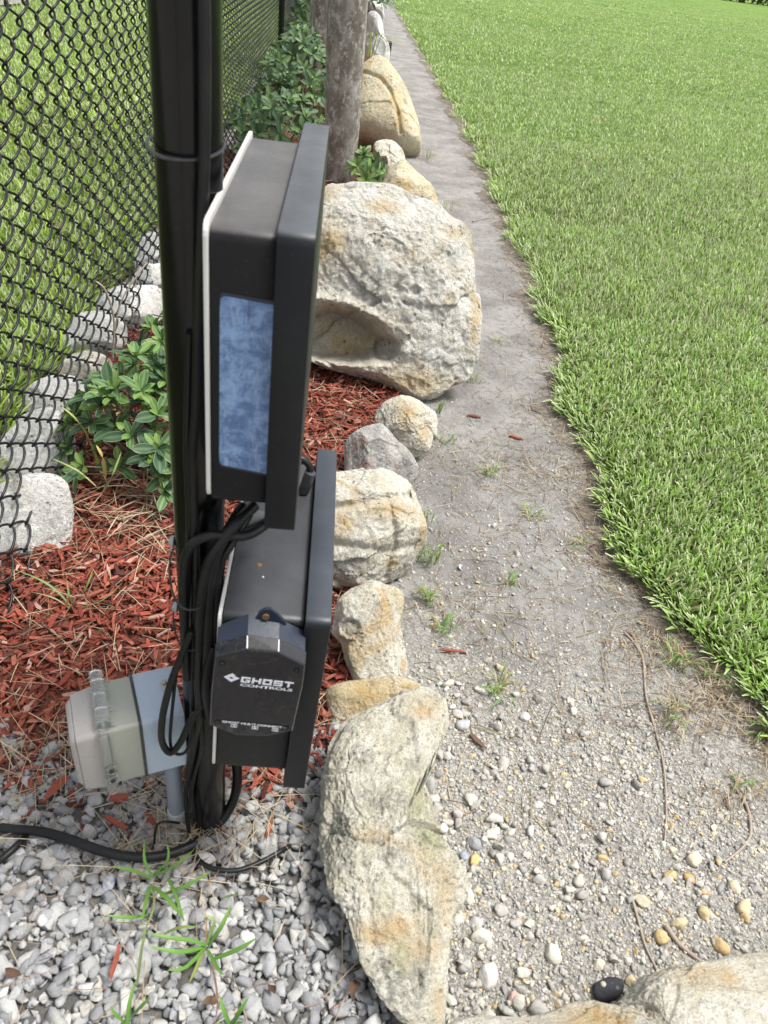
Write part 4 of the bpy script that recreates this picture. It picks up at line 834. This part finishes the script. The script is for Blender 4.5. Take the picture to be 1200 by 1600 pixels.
# weed tufts along the path
random.seed(5)
def tuft(label, px, py, r, n, hgt=.03, dry=.3):
    b_ = gp(px, py, 0); bl = []
    for k in range(n):
        a = random.uniform(0, 6.28); L = r*random.uniform(.5, 1.1); s = b_+np.array([random.gauss(0, r*.25), random.gauss(0, r*.25), 0]); e = s+np.array([math.cos(a)*L, math.sin(a)*L, hgt*random.uniform(.2, 1)])
        m_ = (s+e)/2+np.array([0, 0, hgt*.45]); c = (.36, .30, .16) if random.random() < dry else (random.uniform(.11, .19), random.uniform(.22, .30), .06)
        bl.append(([s, m_, e], random.uniform(.004, .0065), c))
    return strap_plant('weed', label, 'weed', b_, bl, None, group='weed tufts on the sandy path', lname='blade')
for a in [('green weed sprig on the gravel between path and mossy rock', 776, 1080, .055, 22), ('weed at the top of the gravelly stretch beside a red chip', 695, 985, .05, 16), ('upright grass along the right foot of the square block', 668, 880, .05, 22, .06, .15),
          ('grass tuft below the square block', 672, 940, .05, 22, .04), ('grass between square block and pointed rock', 662, 815, .04, 14, .06, .15), ('weed tuft in the middle of the path', 828, 808, .055, 18, .03, .5), ('small weed tuft above the shell', 800, 912, .04, 14),
          ('runner grass left of the lawn bulge', 760, 740, .05, 18, .03, .5), ('grass runner right of the round rock', 700, 690, .05, 12, .03, .5), ('weed clump right of the two path twigs', 1050, 1035, .06, 30, .04), ('weed clump lower on the right path edge', 1050, 1120, .055, 24, .04, .5),
          ('weed sprig just under the lawn corner', 1110, 1060, .05, 14, .03), ('weed sprig at the right frame edge', 1195, 1150, .05, 10, .03, .1), ('tiny weed at the boulder corner', 740, 598, .05, 12), ('small green tuft by the boulder right side', 778, 533, .05, 12, .02),
          ('sprig in the sand between shell and gravel', 905, 850, .05, 14, .02, .7), ('thin weed near the round rock', 685, 645, .04, 12, .05, .2), ('weed beside the branching root', 1160, 1228, .04, 14, .02, .6), ('grass tuft at the foot of the low yellow rock', 702, 330, .09, 14, .08, .6), ('weed tuft beside the cracked yellow rock', 668, 250, .10, 16, .08, .5)]:
    tuft(*a)
tuft('narrow green blades under the boulder by the mulch', 600, 606, .07, 12, .03, .0); tuft('green leaves beside the boulder left foot', 492, 560, .06, 18, .06, .0)
# palm seedling and cordyline by the far rocks
b_ = G(585, 108); root = []
for k in range(13):
    a = math.radians(-20+k*13); root.append(([b_+np.array([0, 0, .15]), b_+np.array([math.cos(a)*.16, -.05, .28+.08*math.sin(a)]), b_+np.array([math.cos(a)*.36+.06, -.12, .24+.10*math.sin(a)])], .016, (.30, .36, .16)))
strap_plant('palm_seedling', 'small pale palm frond arching over the cracked yellow rock', 'plant', b_, root, None)
b_ = G(574, 118); strap_plant('cordyline', 'yellow-green sword-leaved plant close behind the front trunk', 'plant', b_, [([b_, b_+np.array([dx*.5, 0, .2]), b_+np.array([dx, -.03, .42])], .03, c) for dx, c in ((-.08, (.2, .28, .06)), (.0, (.38, .42, .08)), (.07, (.16, .26, .05)), (.12, (.12, .22, .05)))], None)
# little black path light
r_ = thing('path_spotlight', 'small black garden spotlight at the far edge of the path', 'garden light', G(604, 92))
MB().cyl((0, 0, .02), (0, -.03, .19), .045, 16, .05).build('lamp_head', M_BLACK, r_, smooth=True); MB().cyl((0, 0, -.05), (0, 0, .05), .012, 8).build('stake', M_BLACK, r_, smooth=True)

# ------------------------------------------------------------------ trees
def tree(label, pts, r0, r1, seed, crown_c):
    rng = random.Random(seed); base = np.array(pts[0], float); root = thing('tree', label, 'tree', base, 'trees in the mulch bed')
    P = catmull([Vector(np.array(p)-base) for p in pts], 12); n = 28; rings = []
    for i, p in enumerate(P):
        f = i/(len(P)-1); rings.append([])
        for k in range(n):
            a = 2*math.pi*k/n; nz = fbm(np.array([[math.cos(a)*.8+seed, math.sin(a)*.8, p.z*1.6]]), 3)[0]
            rr = (r0+(r1-r0)*f)*(1+.09*nz+.15*math.exp(-p.z/.07)); rings[-1].append((p.x+rr*math.cos(a), p.y+rr*math.sin(a), p.z))
    MB().loft(rings).build('trunk', M_BARK, root, smooth=True, auto=1.5)
    top = P[-1]; lm = MB(); ends = []
    for k in range(6):
        a = k*1.05+rng.uniform(-.3, .3); e = top+Vector((math.cos(a)*.7, math.sin(a)*.7, rng.uniform(.5, 1.0))); lm.tube([top-Vector((0, 0, .05)), top+(e-top)*.5+Vector((0, 0, .12)), e], lambda t: r1*.5*(1-.8*t), 8, 5); ends.append(e)
    lm.build('limb', M_BARK, root, smooth=True, auto=1.5)
    nn = 900; rg = np.random.default_rng(seed); cc = np.array([ends[i % 6] for i in range(nn)])+rg.normal(0, .28, (nn, 3))
    LV = np.array([(0, 0, 0), (.5, .2, .05), (1, 0, 0), (.5, -.2, .05)]); V, F, C = scatter([(LV, np.array([[0, 1, 2, 3]]))], cc, rotmats(nn, 1.2, rg), np.full((nn, 3), .09), np.outer(rg.uniform(.7, 1.3, nn), (.06, .13, .04)))
    link('crown', mesh_np('crown', V, F, C, mats=[M_LEAF]), root)['kind'] = 'stuff'
    return root
tree('front tree with lichen-spotted grey-brown trunk beside the huge boulder', [(.012, 5.15, -.05), (.012, 5.1, .25), (-.005, 5.0, .98), (-.02, 4.95, 1.8), (.0, 4.95, 2.9)], .096, .125, 2, None)
tree('second tree farther back, its trunk half hidden by the front trunk', [(-.225, 9.3, -.05), (-.225, 9.3, .5), (-.225, 9.2, 1.2), (-.22, 9.2, 2.8)], .165, .15, 5, None)
# far hedge beyond the lawn
rg = np.random.default_rng(8); n = 15000; hx = rg.uniform(8, 75, n); hz = rg.random(n)**.8*2.6; hy = 62+.0*hx+rg.normal(0, .5, n)+.6*np.sin(hx*.9)+.06*(hx-20)
hc = np.outer(rg.uniform(.6, 1.3, n), (.035, .06, .018)); br = (fbm(np.stack([hx*.3, hz*.6, hx*0], 1), 3) > .18) & (rg.random(n) < .7); hc[br] = np.outer(rg.uniform(.7, 1.2, br.sum()), (.14, .075, .03))
LV = np.array([(-1, 0, 0), (0, .6, .1), (1, 0, 0), (0, -.6, .1)]); V, F, C = scatter([(LV, np.array([[0, 1, 2, 3]]))], np.stack([hx, hy, hz], 1), rotmats(n, 1.4, rg), np.full((n, 3), .16), hc)
tag(link('hedge', mesh_np('hedge', V, F, C, mats=[M_HEDGE])), 'dark hedge with brown patches at the far end of the lawn', 'hedge')

# ------------------------------------------------------------------ the post with its boxes
PB = np.array([-.149, .758, 0.]); PT = np.array([-.128, .758, 1.75])
def pole_x(z): return PB[0]+(PT[0]-PB[0])*z/1.75
post = thing('steel_post', 'tall glossy black steel post carrying two black boxes', 'post', PB)
MB().cyl((0, 0, -.2), tuple(PT-PB), .0305, 40).build('pole', M_BLACK, post, smooth=True)
d = PT-PB; MB().loft([[(d[0]+r*math.cos(a*math.pi/12), r*math.sin(a*math.pi/12), d[2]+z) for a in range(24)] for r, z in ((.0335, -.02), (.0335, .012), (.026, .026), (.006, .033))]).build('post_cap', M_FENCE, post, smooth=True)
for z_, l in ((.66, 'bolt'), (.545, 'bolt')):
    MB().loft([[(pole_x(z_)-PB[0]-.030-h_, -.004+r*math.cos(a*math.pi/6), z_+r*math.sin(a*math.pi/6)) for a in range(12)] for r, h_ in ((.008, 0), (.008, .003), (.005, .006), (.001, .007))]).build(l, M_BOLT, post, smooth=True)

def rrect(a0, a1, b0, b1, r, n=4):
    pts = []
    for cx, cy, s in ((a1-r, b1-r, 0), (a0+r, b1-r, 1), (a0+r, b0+r, 2), (a1-r, b0+r, 3)):
        for k in range(n+1):
            a = (s+k/n)*math.pi/2; pts.append((cx+r*math.cos(a), cy+r*math.sin(a)))
    return pts
def slab(ring, x0, x1): # ring in (Y,Z), extruded along X
    return MB().prism([(x0, y, z) for y, z in ring], (x1-x0, 0, 0))
def ctrl_box(label, x, ysp, zsp, lid_y, lid_z, tilt, win, cat='control box'):
    """x = (plate0, plate1, body1, lid1)"""
    base = (x[0], (ysp[0]+ysp[1])/2, zsp[1]); root = thing('control_box', label, cat, base, 'black boxes on the post')
    root.rotation_euler = (0, tilt, 0); yo, zo = base[1], base[2]
    R = lambda y0, y1, z0, z1, r: rrect(y0-yo, y1-yo, z0-zo, z1-zo, r)
    slab(R(ysp[0]-.006, ysp[1]+.006, zsp[0]+.01, zsp[1]+.006, .012), 0, x[1]-x[0]).build('back_plate', M_PLATE, root, bevel=.0008)
    slab(R(ysp[0], ysp[1], zsp[0], zsp[1], .012), x[1]-x[0]+.001, x[2]-x[0]).build('body', M_BOX, root, smooth=True, bevel=.0012)
    slab(R(lid_y[0], lid_y[1], lid_z[0], lid_z[1], .012), x[2]-x[0]+.0008, x[3]-x[0]).build('lid', M_LID, root, smooth=True, bevel=.0015)
    return root, lambda p: (p[0]-x[0], p[1]-yo, p[2]-zo)
ub, UL = ctrl_box('upper black box, landscape format, with a blue window on its near end', (-.1085, -.1045, -.047, -.0135), (.665, 1.02), (.793, 1.085), (.648, 1.10), (.772, 1.094), math.radians(.9), None)
M_BOX = plastic('black_box_plastic_clean', (.006, .006, .0075), .42, (.14, .15, .16), .12, .35, 200, .25, .38); M_LID = plastic('black_lid_plastic_clean', (.006, .007, .009), .40, (.12, .14, .17), .08, .35, 200, .2, .40)
lb, LL = ctrl_box('lower and deeper black box partly hidden by the upper one', (-.104, -.100, -.001, .031), (.662, 1.01), (.318, .628), (.650, 1.04), (.290, .642), math.radians(2.6), None)
for (x_, y_, r_s, m_s) in ((405, 880, .0042, M_RUST), (411, 899, .0018, M_BOLT)):
    q_ = Vector(LL(G(x_, y_, .629))); q_.z = -.0003+.628-.628; MB().cyl(q_, q_+Vector((0, 0, .0016)), r_s, 10, r_s*.6).build('screw', m_s, lb, smooth=True)
q = [UL(AY(px_, py_, .662)) for px_, py_ in ((345, 463), (441, 478), (430, 742), (348, 727))]
pc = sum(np.array(p) for p in q)/4; ring = []
for i in range(4):
    a_, b2, c_ = np.array(q[i-1]), np.array(q[i]), np.array(q[(i+1) % 4]); ring += [b2+(a_-b2)*.06, b2+(a_-b2)*.015+(c_-b2)*.015, b2+(c_-b2)*.06]
for r_i in ring: r_i[1] = .6632-(.665+1.02)/2
MB().prism(ring, (0, .0012, 0)).build('window', M_BLUE, ub)
ringf = [pc+(r_i-pc)*1.035 for r_i in ring]
for r_i in ringf: r_i[1] = .6641-(.665+1.02)/2
MB().prism(ringf, (0, .0006, 0)).build('window_rim', M_RIM, ub)
# fittings under and beside the boxes
jn = curve_thing('jumper_cable', 'short brown-black lead curling out behind the upper box lid', 'cable', [AY(455, 716, .93), AY(472, 717, .93), AY(484, 730, .93), AY(481, 752, .93), AY(474, 772, .93)], .0055, M_CABLE)
tag(MB().cyl(AY(485, 738, .926), AY(474, 768, .926), .0085, 10).build('cable_gland', M_TIE, smooth=True), 'black plug on the short lead behind the upper box', 'plug')
br_ = thing('mounting_strap', 'flat steel strap bent under the upper box', 'bracket', AY(400, 830, .71))
bo = np.array(br_.location)
sp_ = [AY(*p, .74)-bo for p in ((352, 842), (370, 843), (395, 836), (424, 822))]; sp2 = [AY(*p, .74)-bo for p in ((424, 806), (395, 822), (372, 830), (352, 831))]
MB().prism(sp_+sp2, (0, .0025, 0)).build('edge', M_TIE, br_); MB().prism([AY(*p, .745)-bo for p in ((374, 828), (398, 796), (424, 804), (424, 812), (395, 824))], (0, .002, 0)).build('tab', M_BOLT, br_)

# ------------------------------------------------------------------ transmitter module on the lower box
YB, YF = .659, .616
mod = thing('gate_transmitter', 'smoked black gate transmitter on the near end of the lower box', 'transmitter', AY(400, 1080, YF)); mo = np.array(mod.location)
rec = lambda pts, Y: [AY(x, y, Y)-mo for x, y in pts]
front = [(337, 1026), (386, 1015), (435, 1020), (476, 1040), (472, 1072), (456, 1142), (420, 1150), (370, 1149), (328, 1133), (331, 1080)]
fr = rec(front, YF)
def shift(ring, dy, s=1.0, dz=0): 
    c = sum(ring)/len(ring); return [c+(p-c)*np.array([s, 1, s])+np.array([0, dy, dz]) for p in ring]
bk = shift(fr, YB-YF-.0008, 1.0); bk[0:4] = rec([(341, 977), (388, 959), (437, 967), (478, 986)], YB-.0008)
md = [f_*.62+b_*.38 for f_, b_ in zip(fr, bk)]; md2 = [f_*.66+b_*.34 for f_, b_ in zip(fr, bk)]
MB().loft([bk, md]).build('housing', M_RIM, mod, bevel=.0005)
MB().loft([shift(md, 0, 1.025), shift(fr, .0015, 1.015), shift(fr, 0, .99)]).build('cover', M_SMOKE, mod, bevel=.0006)
for i_ in (1, 2):    # pale lines along the seams of the sloping top
    MB().tube([md[i_]+np.array([0, -.001, .001]), fr[i_]+np.array([0, .001, .0008])], .0009, 6, 1).build('pale_seam', M_PLATE, mod, smooth=True)
tabp = rec([(398, 972), (404, 958), (413, 952), (424, 952), (432, 958), (447, 974)], YB-.006)
MB().prism(tabp+[tabp[-1]+np.array([0, 0, -.006]), tabp[0]+np.array([0, 0, -.006])], (0, .004, 0)).build('mounting_tab', M_RIM, mod, bevel=.0008)
c_ = Vector(AY(415, 965, YB-.008)-mo); MB().cyl(c_, c_+Vector((0, .004, 0)), .0042, 12).build('screw', M_RUST, mod, smooth=True)
for (x, y) in ((347, 1036), (463, 1047), (340, 1128), (447, 1137)):
    c_ = Vector(AY(x, y, YF)-mo); MB().cyl(c_+Vector((0, -.0006, 0)), c_+Vector((0, .002, 0)), .0042, 14).build('screw_hole', M_BLACK, mod, smooth=True)
    MB().cyl(c_+Vector((0, -.0009, 0)), c_+Vector((0, .001, 0)), .0020, 10).build('screw', M_TIE, mod, smooth=True)
# lettering: frame in the cover plane, u right, v up, in metres, from the photo's own corners
o0 = AY(376, 1064, YF)-mo; ux = (AY(459, 1073, YF)-mo)-o0; uw = np.linalg.norm(ux); ux /= uw; vz = np.array([0, 0, 1.])-ux*ux[2]; vz /= np.linalg.norm(vz)
def uvp(u, v, dy=-.0009): return o0+ux*u+vz*v+np.array([0, dy, 0])
GLY = {  # blocky letters on a 5x5 grid: rectangles x0,y0,x1,y1 (y up)
 'G': [(0, 4, 5, 5), (0, 0, 1.3, 4), (1.3, 0, 5, 1.1), (3.7, 1.1, 5, 2.8), (2.4, 2, 3.7, 2.8)], 'H': [(0, 0, 1.3, 5), (3.7, 0, 5, 5), (1.3, 2, 3.7, 3)], 'O': [(0, 0, 1.3, 5), (3.7, 0, 5, 5), (1.3, 0, 3.7, 1.1), (1.3, 3.9, 3.7, 5)],
 'S': [(0, 3.9, 5, 5), (0, 2, 1.3, 3.9), (1.3, 2, 5, 3), (3.7, 0, 5, 2), (0, 0, 3.7, 1.1)], 'T': [(0, 3.9, 5, 5), (1.85, 0, 3.15, 3.9)]}
def glyphs(name, word, u0, v0, gw, gh, gap):
    mb = MB()
    for i, ch in enumerate(word):
        for a0, b0, a1, b1 in GLY[ch]:
            x0 = u0+i*(gw+gap); q_ = [uvp(x0+a*gw/5+b2*gh/5*.06, v0+b2*gh/5) for a, b2 in ((a0, b0), (a1, b0), (a1, b1), (a0, b1))]; mb.prism(q_, (0, .0004, 0))
    return mb.build(name, M_WHITEPRINT, mod)
gwid = uw*.172; glyphs('lettering_ghost', 'GHOST', 0, -.0012, gwid, .0095, uw*.030)
def text(name, s, u, v, size, width, bold=.0):
    cu = bpy.data.curves.new(name, 'FONT'); cu.body = s; cu.size = 1; cu.offset = bold; cu.extrude = .0; ob = bpy.data.objects.new(name, cu); COL.objects.link(ob); bpy.context.view_layer.update()
    me = bpy.data.meshes.new_from_object(ob); bpy.data.objects.remove(ob)
    co = np.empty(len(me.vertices)*3, np.float32); me.vertices.foreach_get('co', co); co = co.reshape(-1, 3); lo, hi = co.min(0), co.max(0)
    W = np.array([uvp(u+(p[0]-lo[0])/(hi[0]-lo[0])*width, v+(p[1]-lo[1])/(hi[1]-lo[1])*size, -.0011) for p in co], np.float32); me.vertices.foreach_set('co', W.ravel()); me.materials.clear(); me.materials.append(M_WHITEPRINT); me.update()
    return link(name, me, mod)
text('lettering_controls', 'CONTROLS', 0, -.0079, .0048, uw*.985, .035)
o0 = AY(347, 1128, YF)-mo; u1 = (AY(448, 1136, YF)-mo)-o0; uw2 = np.linalg.norm(u1)
text('lettering_multi_connect', 'GHOST MULTI CONNECT', 0, .0004, .0040, uw2*.93, .045); text('lettering_tm', 'TM', uw2*.94, .0012, .0016, uw2*.04, .0)
for k, u in enumerate((.013, .044, .074)):
    mb = MB(); w_, h_, tt = .0095*uw2/.095, .0056, .0008; v0 = -.0074; u_ = u*uw2/.095
    for a0, b0, a1, b1 in ((0, 0, w_, tt), (0, h_-tt, w_, h_), (0, 0, tt, h_), (w_-tt, 0, w_, h_)): mb.prism([uvp(u_+a, v0+b2) for a, b2 in ((a0, b0), (a1, b0), (a1, b1), (a0, b1))], (0, .0004, 0))
    for a0, b0, a1, b1 in ([(.0040, .0012, .0054, .0038), (.0032, .0022, .0062, .0029)], [(.0028, .0022, .0066, .0030), (.0036, .0030, .0058, .0036)], [(.0022, .0018, .0032, .0034), (.0042, .0018, .0052, .0034), (.0062, .0018, .0072, .0034), (.0022, .0030, .0072, .0034)])[k]:
        mb.prism([uvp(u_+a*uw2/.095, v0+b2, -.0012) for a, b2 in ((a0, b0), (a1, b0), (a1, b1), (a0, b1))], (0, .0004, 0))
    mb.build('icon', M_WHITEPRINT, mod)
# emblem: diamond with a cut G
o0 = AY(362, 1058, YF)-mo; mb = MB(); a = .0092
for poly in ([(-a, 0), (0, a*.78), (a*.45, a*.45), (a*.1, a*.2), (-a*.45, -.0002), (0, -a*.3), (.3*a, -.05*a), (.05*a, .12*a), (.28*a, .3*a), (a, -.02*a), (0, -a*.85)],):
    mb.prism([uvp(x, y) for x, y in poly], (0, .0004, 0))
mb.build('emblem', M_WHITEPRINT, mod)

# ------------------------------------------------------------------ grey outlet box with bubble cover
zt = .362; yaw = math.radians(21); exx = np.array([-math.cos(yaw), -math.sin(yaw), 0]); eyy = np.array([-math.sin(yaw), math.cos(yaw), 0]); O = np.array([-.166, .721, zt])
gb = thing('outlet_box', 'grey weatherproof outlet box with a bubble cover facing the fence', 'electrical box', (O[0], O[1], 0)); go_ = np.array([O[0], O[1], 0])
def gbp(a, b_, z): return O-go_+exx*a+eyy*b_+np.array([0, 0, z])
def gslab(a0, a1, d0, d1, dz0, dz1, r=.006, s1=1.0):
    """box section in (depth, z) extruded along a, second ring can be scaled"""
    rg_ = rrect(d0, d1, dz0, dz1, r); c0 = ((d0+d1)/2, (dz0+dz1)/2)
    return MB().loft([[gbp(a0, y, z) for y, z in rg_], [gbp(a1, c0[0]+(y-c0[0])*s1, c0[1]+(z-c0[1])*s1) for y, z in rg_]])
D_ = .098; Hh = -.128
gslab(0, .060, 0, D_, Hh, 0).build('back_box', M_GREY, gb, smooth=True, bevel=.001)
gslab(.060, .0635, -.001, D_+.001, Hh-.002, .001).build('gasket', M_TIE, gb)
gslab(.0635, .107, .001, D_-.001, Hh, -.001).build('extension_ring', M_BEIGE, gb, smooth=True, bevel=.001)
gslab(.107, .150, .001, D_+.002, Hh-.012, -.002, .010, .90).build('bubble_cover', M_PINK, gb, smooth=True, bevel=.002)
gslab(.150, .158, .008, D_-.006, Hh-.002, -.010, .012, .88).build('cover_face', M_PINK, gb, smooth=True, bevel=.002)
# clear hinge barrel over the seam, near side and top
hz = MB(); hz.tube([gbp(.110, D_+.004, .012), gbp(.110, .05, .013), gbp(.110, .004, .012)], .0095, 14, 4); h_o = hz.build('hinge', M_CLEAR, gb, smooth=True)
for k in range(4): 
    b_ = .006+k*.027; MB().cyl(gbp(.100, b_, .012), gbp(.092, b_, .004), .0028, 8, .0006).build('hinge_tooth', M_CLEAR, gb)
    MB().tube([gbp(.110, b_+.004, .012), gbp(.110, b_+.008, .012)], .0108, 14, 1).build('hinge_knuckle', M_CLEAR, gb, smooth=True)
gslab(.104, .119, -.006, .004, Hh-.016, .006, .003).build('clear_flange', M_CLEAR, gb, smooth=True, bevel=.001)
for zz in (-.078, -.102):
    MB().cyl(gbp(.110, -.010, zz), gbp(.110, -.001, zz), .0085, 14).build('latch', M_CLEAR, gb, smooth=True); MB().cyl(gbp(.110, -.0115, zz), gbp(.110, -.008, zz), .0035, 12).build('latch_hole', M_TIE, gb, smooth=True)
sc_ = gbp(.014, D_*.62, 0)
MB().cyl(sc_+np.array([0, 0, -.001]), sc_+np.array([0, 0, .0012]), .0125, 24).build('knockout_plug', M_GREY, gb, smooth=True)
MB().cyl(sc_+np.array([0, 0, 0]), sc_+np.array([0, 0, .0014]), .0105, 24).build('plug_ring', M_BEIGE, gb, smooth=True)
mm_ = MB(); mm_.box((-.006, -.0008, 0), (.006, .0008, .0010), Matrix.Translation(sc_+np.array([0, 0, .0013])) @ Matrix.Rotation(.5, 4, 'Z')); mm_.box((-.0008, 0, 0), (.0008, .005, .0010), Matrix.Translation(sc_+np.array([0, 0, .0013])) @ Matrix.Rotation(.5, 4, 'Z')); mm_.build('plug_mark', M_TIE, gb)
cb = gbp(.018, .045, Hh)
MB().cyl((cb[0], cb[1], -.05), (cb[0], cb[1], cb[2]+.001), .0135, 20).build('conduit', M_PVC, gb, smooth=True)
MB().loft([[(cb[0]+r*math.cos(a*math.pi/10), cb[1]+r*math.sin(a*math.pi/10), z) for a in range(20)] for r, z in ((.0165, -.03), (.0165, .048), (.0155, .052), (.0138, .053))]).build('coupling', plastic('clear_grey_coupling', (.36, .38, .40), .3, (.4, .38, .34), .4), gb, smooth=True)

# ------------------------------------------------------------------ cables and ties
CB = 'black cables strapped to the post'
def cab(label, pts, r, name='cable', group=CB): return curve_thing(name, label, 'cable', [AY(x, y, Y) for x, y, Y in pts], r, M_CABLE, group, 10, 6)
cab('straight flat cable running down the front of the post', [(318, -60, .722), (320, 120, .720), (318, 300, .719), (310, 480, .718), (306, 640, .717), (300, 720, .716), (302, 800, .712), (306, 880, .708), (304, 980, .706), (300, 1060, .708)], .0052)
cab('second cable hugging the left of the straight one', [(296, 520, .724), (292, 700, .722), (296, 800, .716), (294, 900, .708), (290, 980, .706), (297, 1060, .712)], .0042)
cab('thick lead swinging from under the upper box into the bundle', [(398, 790, .74), (372, 815, .715), (345, 848, .702), (322, 890, .696), (312, 960, .696), (310, 1060, .70), (312, 1110, .705), (302, 1165, .715), (294, 1215, .73)], .0068)
cab('lead crossing lowest under the upper box', [(428, 800, .78), (412, 822, .74), (380, 838, .715), (330, 836, .702), (296, 856, .700), (287, 900, .70), (288, 980, .70), (292, 1060, .705)], .0060)
cab('lead curving off the upper box behind the thick one', [(380, 790, .75), (356, 830, .715), (335, 876, .70), (326, 940, .70), (322, 1040, .70), (326, 1120, .71)], .0068)
cab('inner lead of the bundle beside the lower box', [(392, 800, .75), (362, 850, .712), (342, 890, .706), (336, 960, .708), (332, 1040, .712), (328, 1090, .72)], .0050)
cab('thick hanging loop below the last tie', [(300, 985, .695), (283, 1025, .688), (266, 1070, .684), (254, 1120, .682), (253, 1158, .682), (266, 1176, .682), (282, 1160, .684), (296, 1130, .690), (312, 1108, .70), (322, 1092, .705)], .0050)
cab('thin hanging loop inside the thick one', [(292, 1000, .700), (278, 1040, .694), (270, 1100, .690), (266, 1160, .690), (276, 1178, .690), (292, 1172, .692), (301, 1140, .70), (302, 1110, .705)], .0024)
cab('cable running down the left of the post to the gravel', [(300, 1050, .705), (300, 1130, .712), (296, 1200, .72), (290, 1240, .728), (294, 1290, .725), (300, 1330, .72)], .0036)
cab('cable hugging the post centre down from the bundle', [(312, 1040, .702), (313, 1120, .708), (314, 1170, .712), (303, 1215, .722), (294, 1262, .728)], .0030)
cab('bowed cable bulging beside the transmitter', [(332, 1010, .70), (322, 1050, .690), (321, 1090, .688), (328, 1130, .70)], .0045)
cab('fat black conduit hose curving out from under the lower box', [(366, 1170, .80), (371, 1215, .78), (364, 1252, .765), (345, 1283, .745), (318, 1306, .725), (300, 1318, .71)], .0085)
cz = [G(-60, 1270, .035), G(0, 1293, .040), G(60, 1299, .042), G(110, 1312, .045), G(160, 1330, .048), G(215, 1340, .045), G(265, 1334, .042), (lambda q: q)(G(306, 1318, .04))]
curve_thing('hose', 'thick black hose lying over the gravel to the post foot', 'hose', cz, .0082, M_CABLE, None, 12, 6)
curve_thing('cable', 'thin black cable curling over the gravel right of the post foot', 'cable', [G(298, 1322, .03), G(312, 1345, .042), G(335, 1358, .046), G(370, 1360, .045), G(405, 1348, .043), G(442, 1328, .04), G(460, 1318, .015)], .0042, M_CABLE, 'cables on the gravel', 10)
curve_thing('cable', 'short thick black cable end at the left edge of the gravel', 'cable', [G(-30, 1365, .03), G(5, 1340, .042), G(30, 1318, .04), G(40, 1308, .02)], .0060, M_CABLE, 'cables on the gravel', 10)
curve_thing('cable', 'thin bent black wire poking out by the conduit foot', 'cable', [AY(241, 1318, .70), AY(243, 1296, .70), AY(249, 1286, .70), AY(262, 1284, .705), AY(280, 1286, .72)], .0022, M_CABLE, 'cables on the gravel', 8)
def tie(label, z, ex, ey, tail=0, dz=.0, w=.0013, drop=.0):
    x = pole_x(z); root = thing('cable_tie', label, 'cable tie', (x, .758, z), 'cable ties on the post'); pts = []
    for k in range(37):
        a = k/36*2*math.pi; s = math.sin(a); f = max(0, -s); px_ = math.cos(a)*(.0325+ex*f); py_ = s*(.0325+ey*f); pts.append((px_+ (-.003 if math.cos(a) < 0 else 0), py_, dz*math.cos(a)-drop*f))
    MB().tube(pts, w, 6, 1).build('strap', M_TIE, root, smooth=True)
    return root
tie('uppermost black cable tie, high on the post', 1.128, .001, .006, dz=.001, w=.0016, drop=.006)
tie('middle cable tie holding the cable bundle below the upper box', .632, .004, .042, dz=-.004, drop=.020)
tie('lowest cable tie pinching the bundle above the hanging loops', .548, .002, .034, dz=.004, drop=.018)
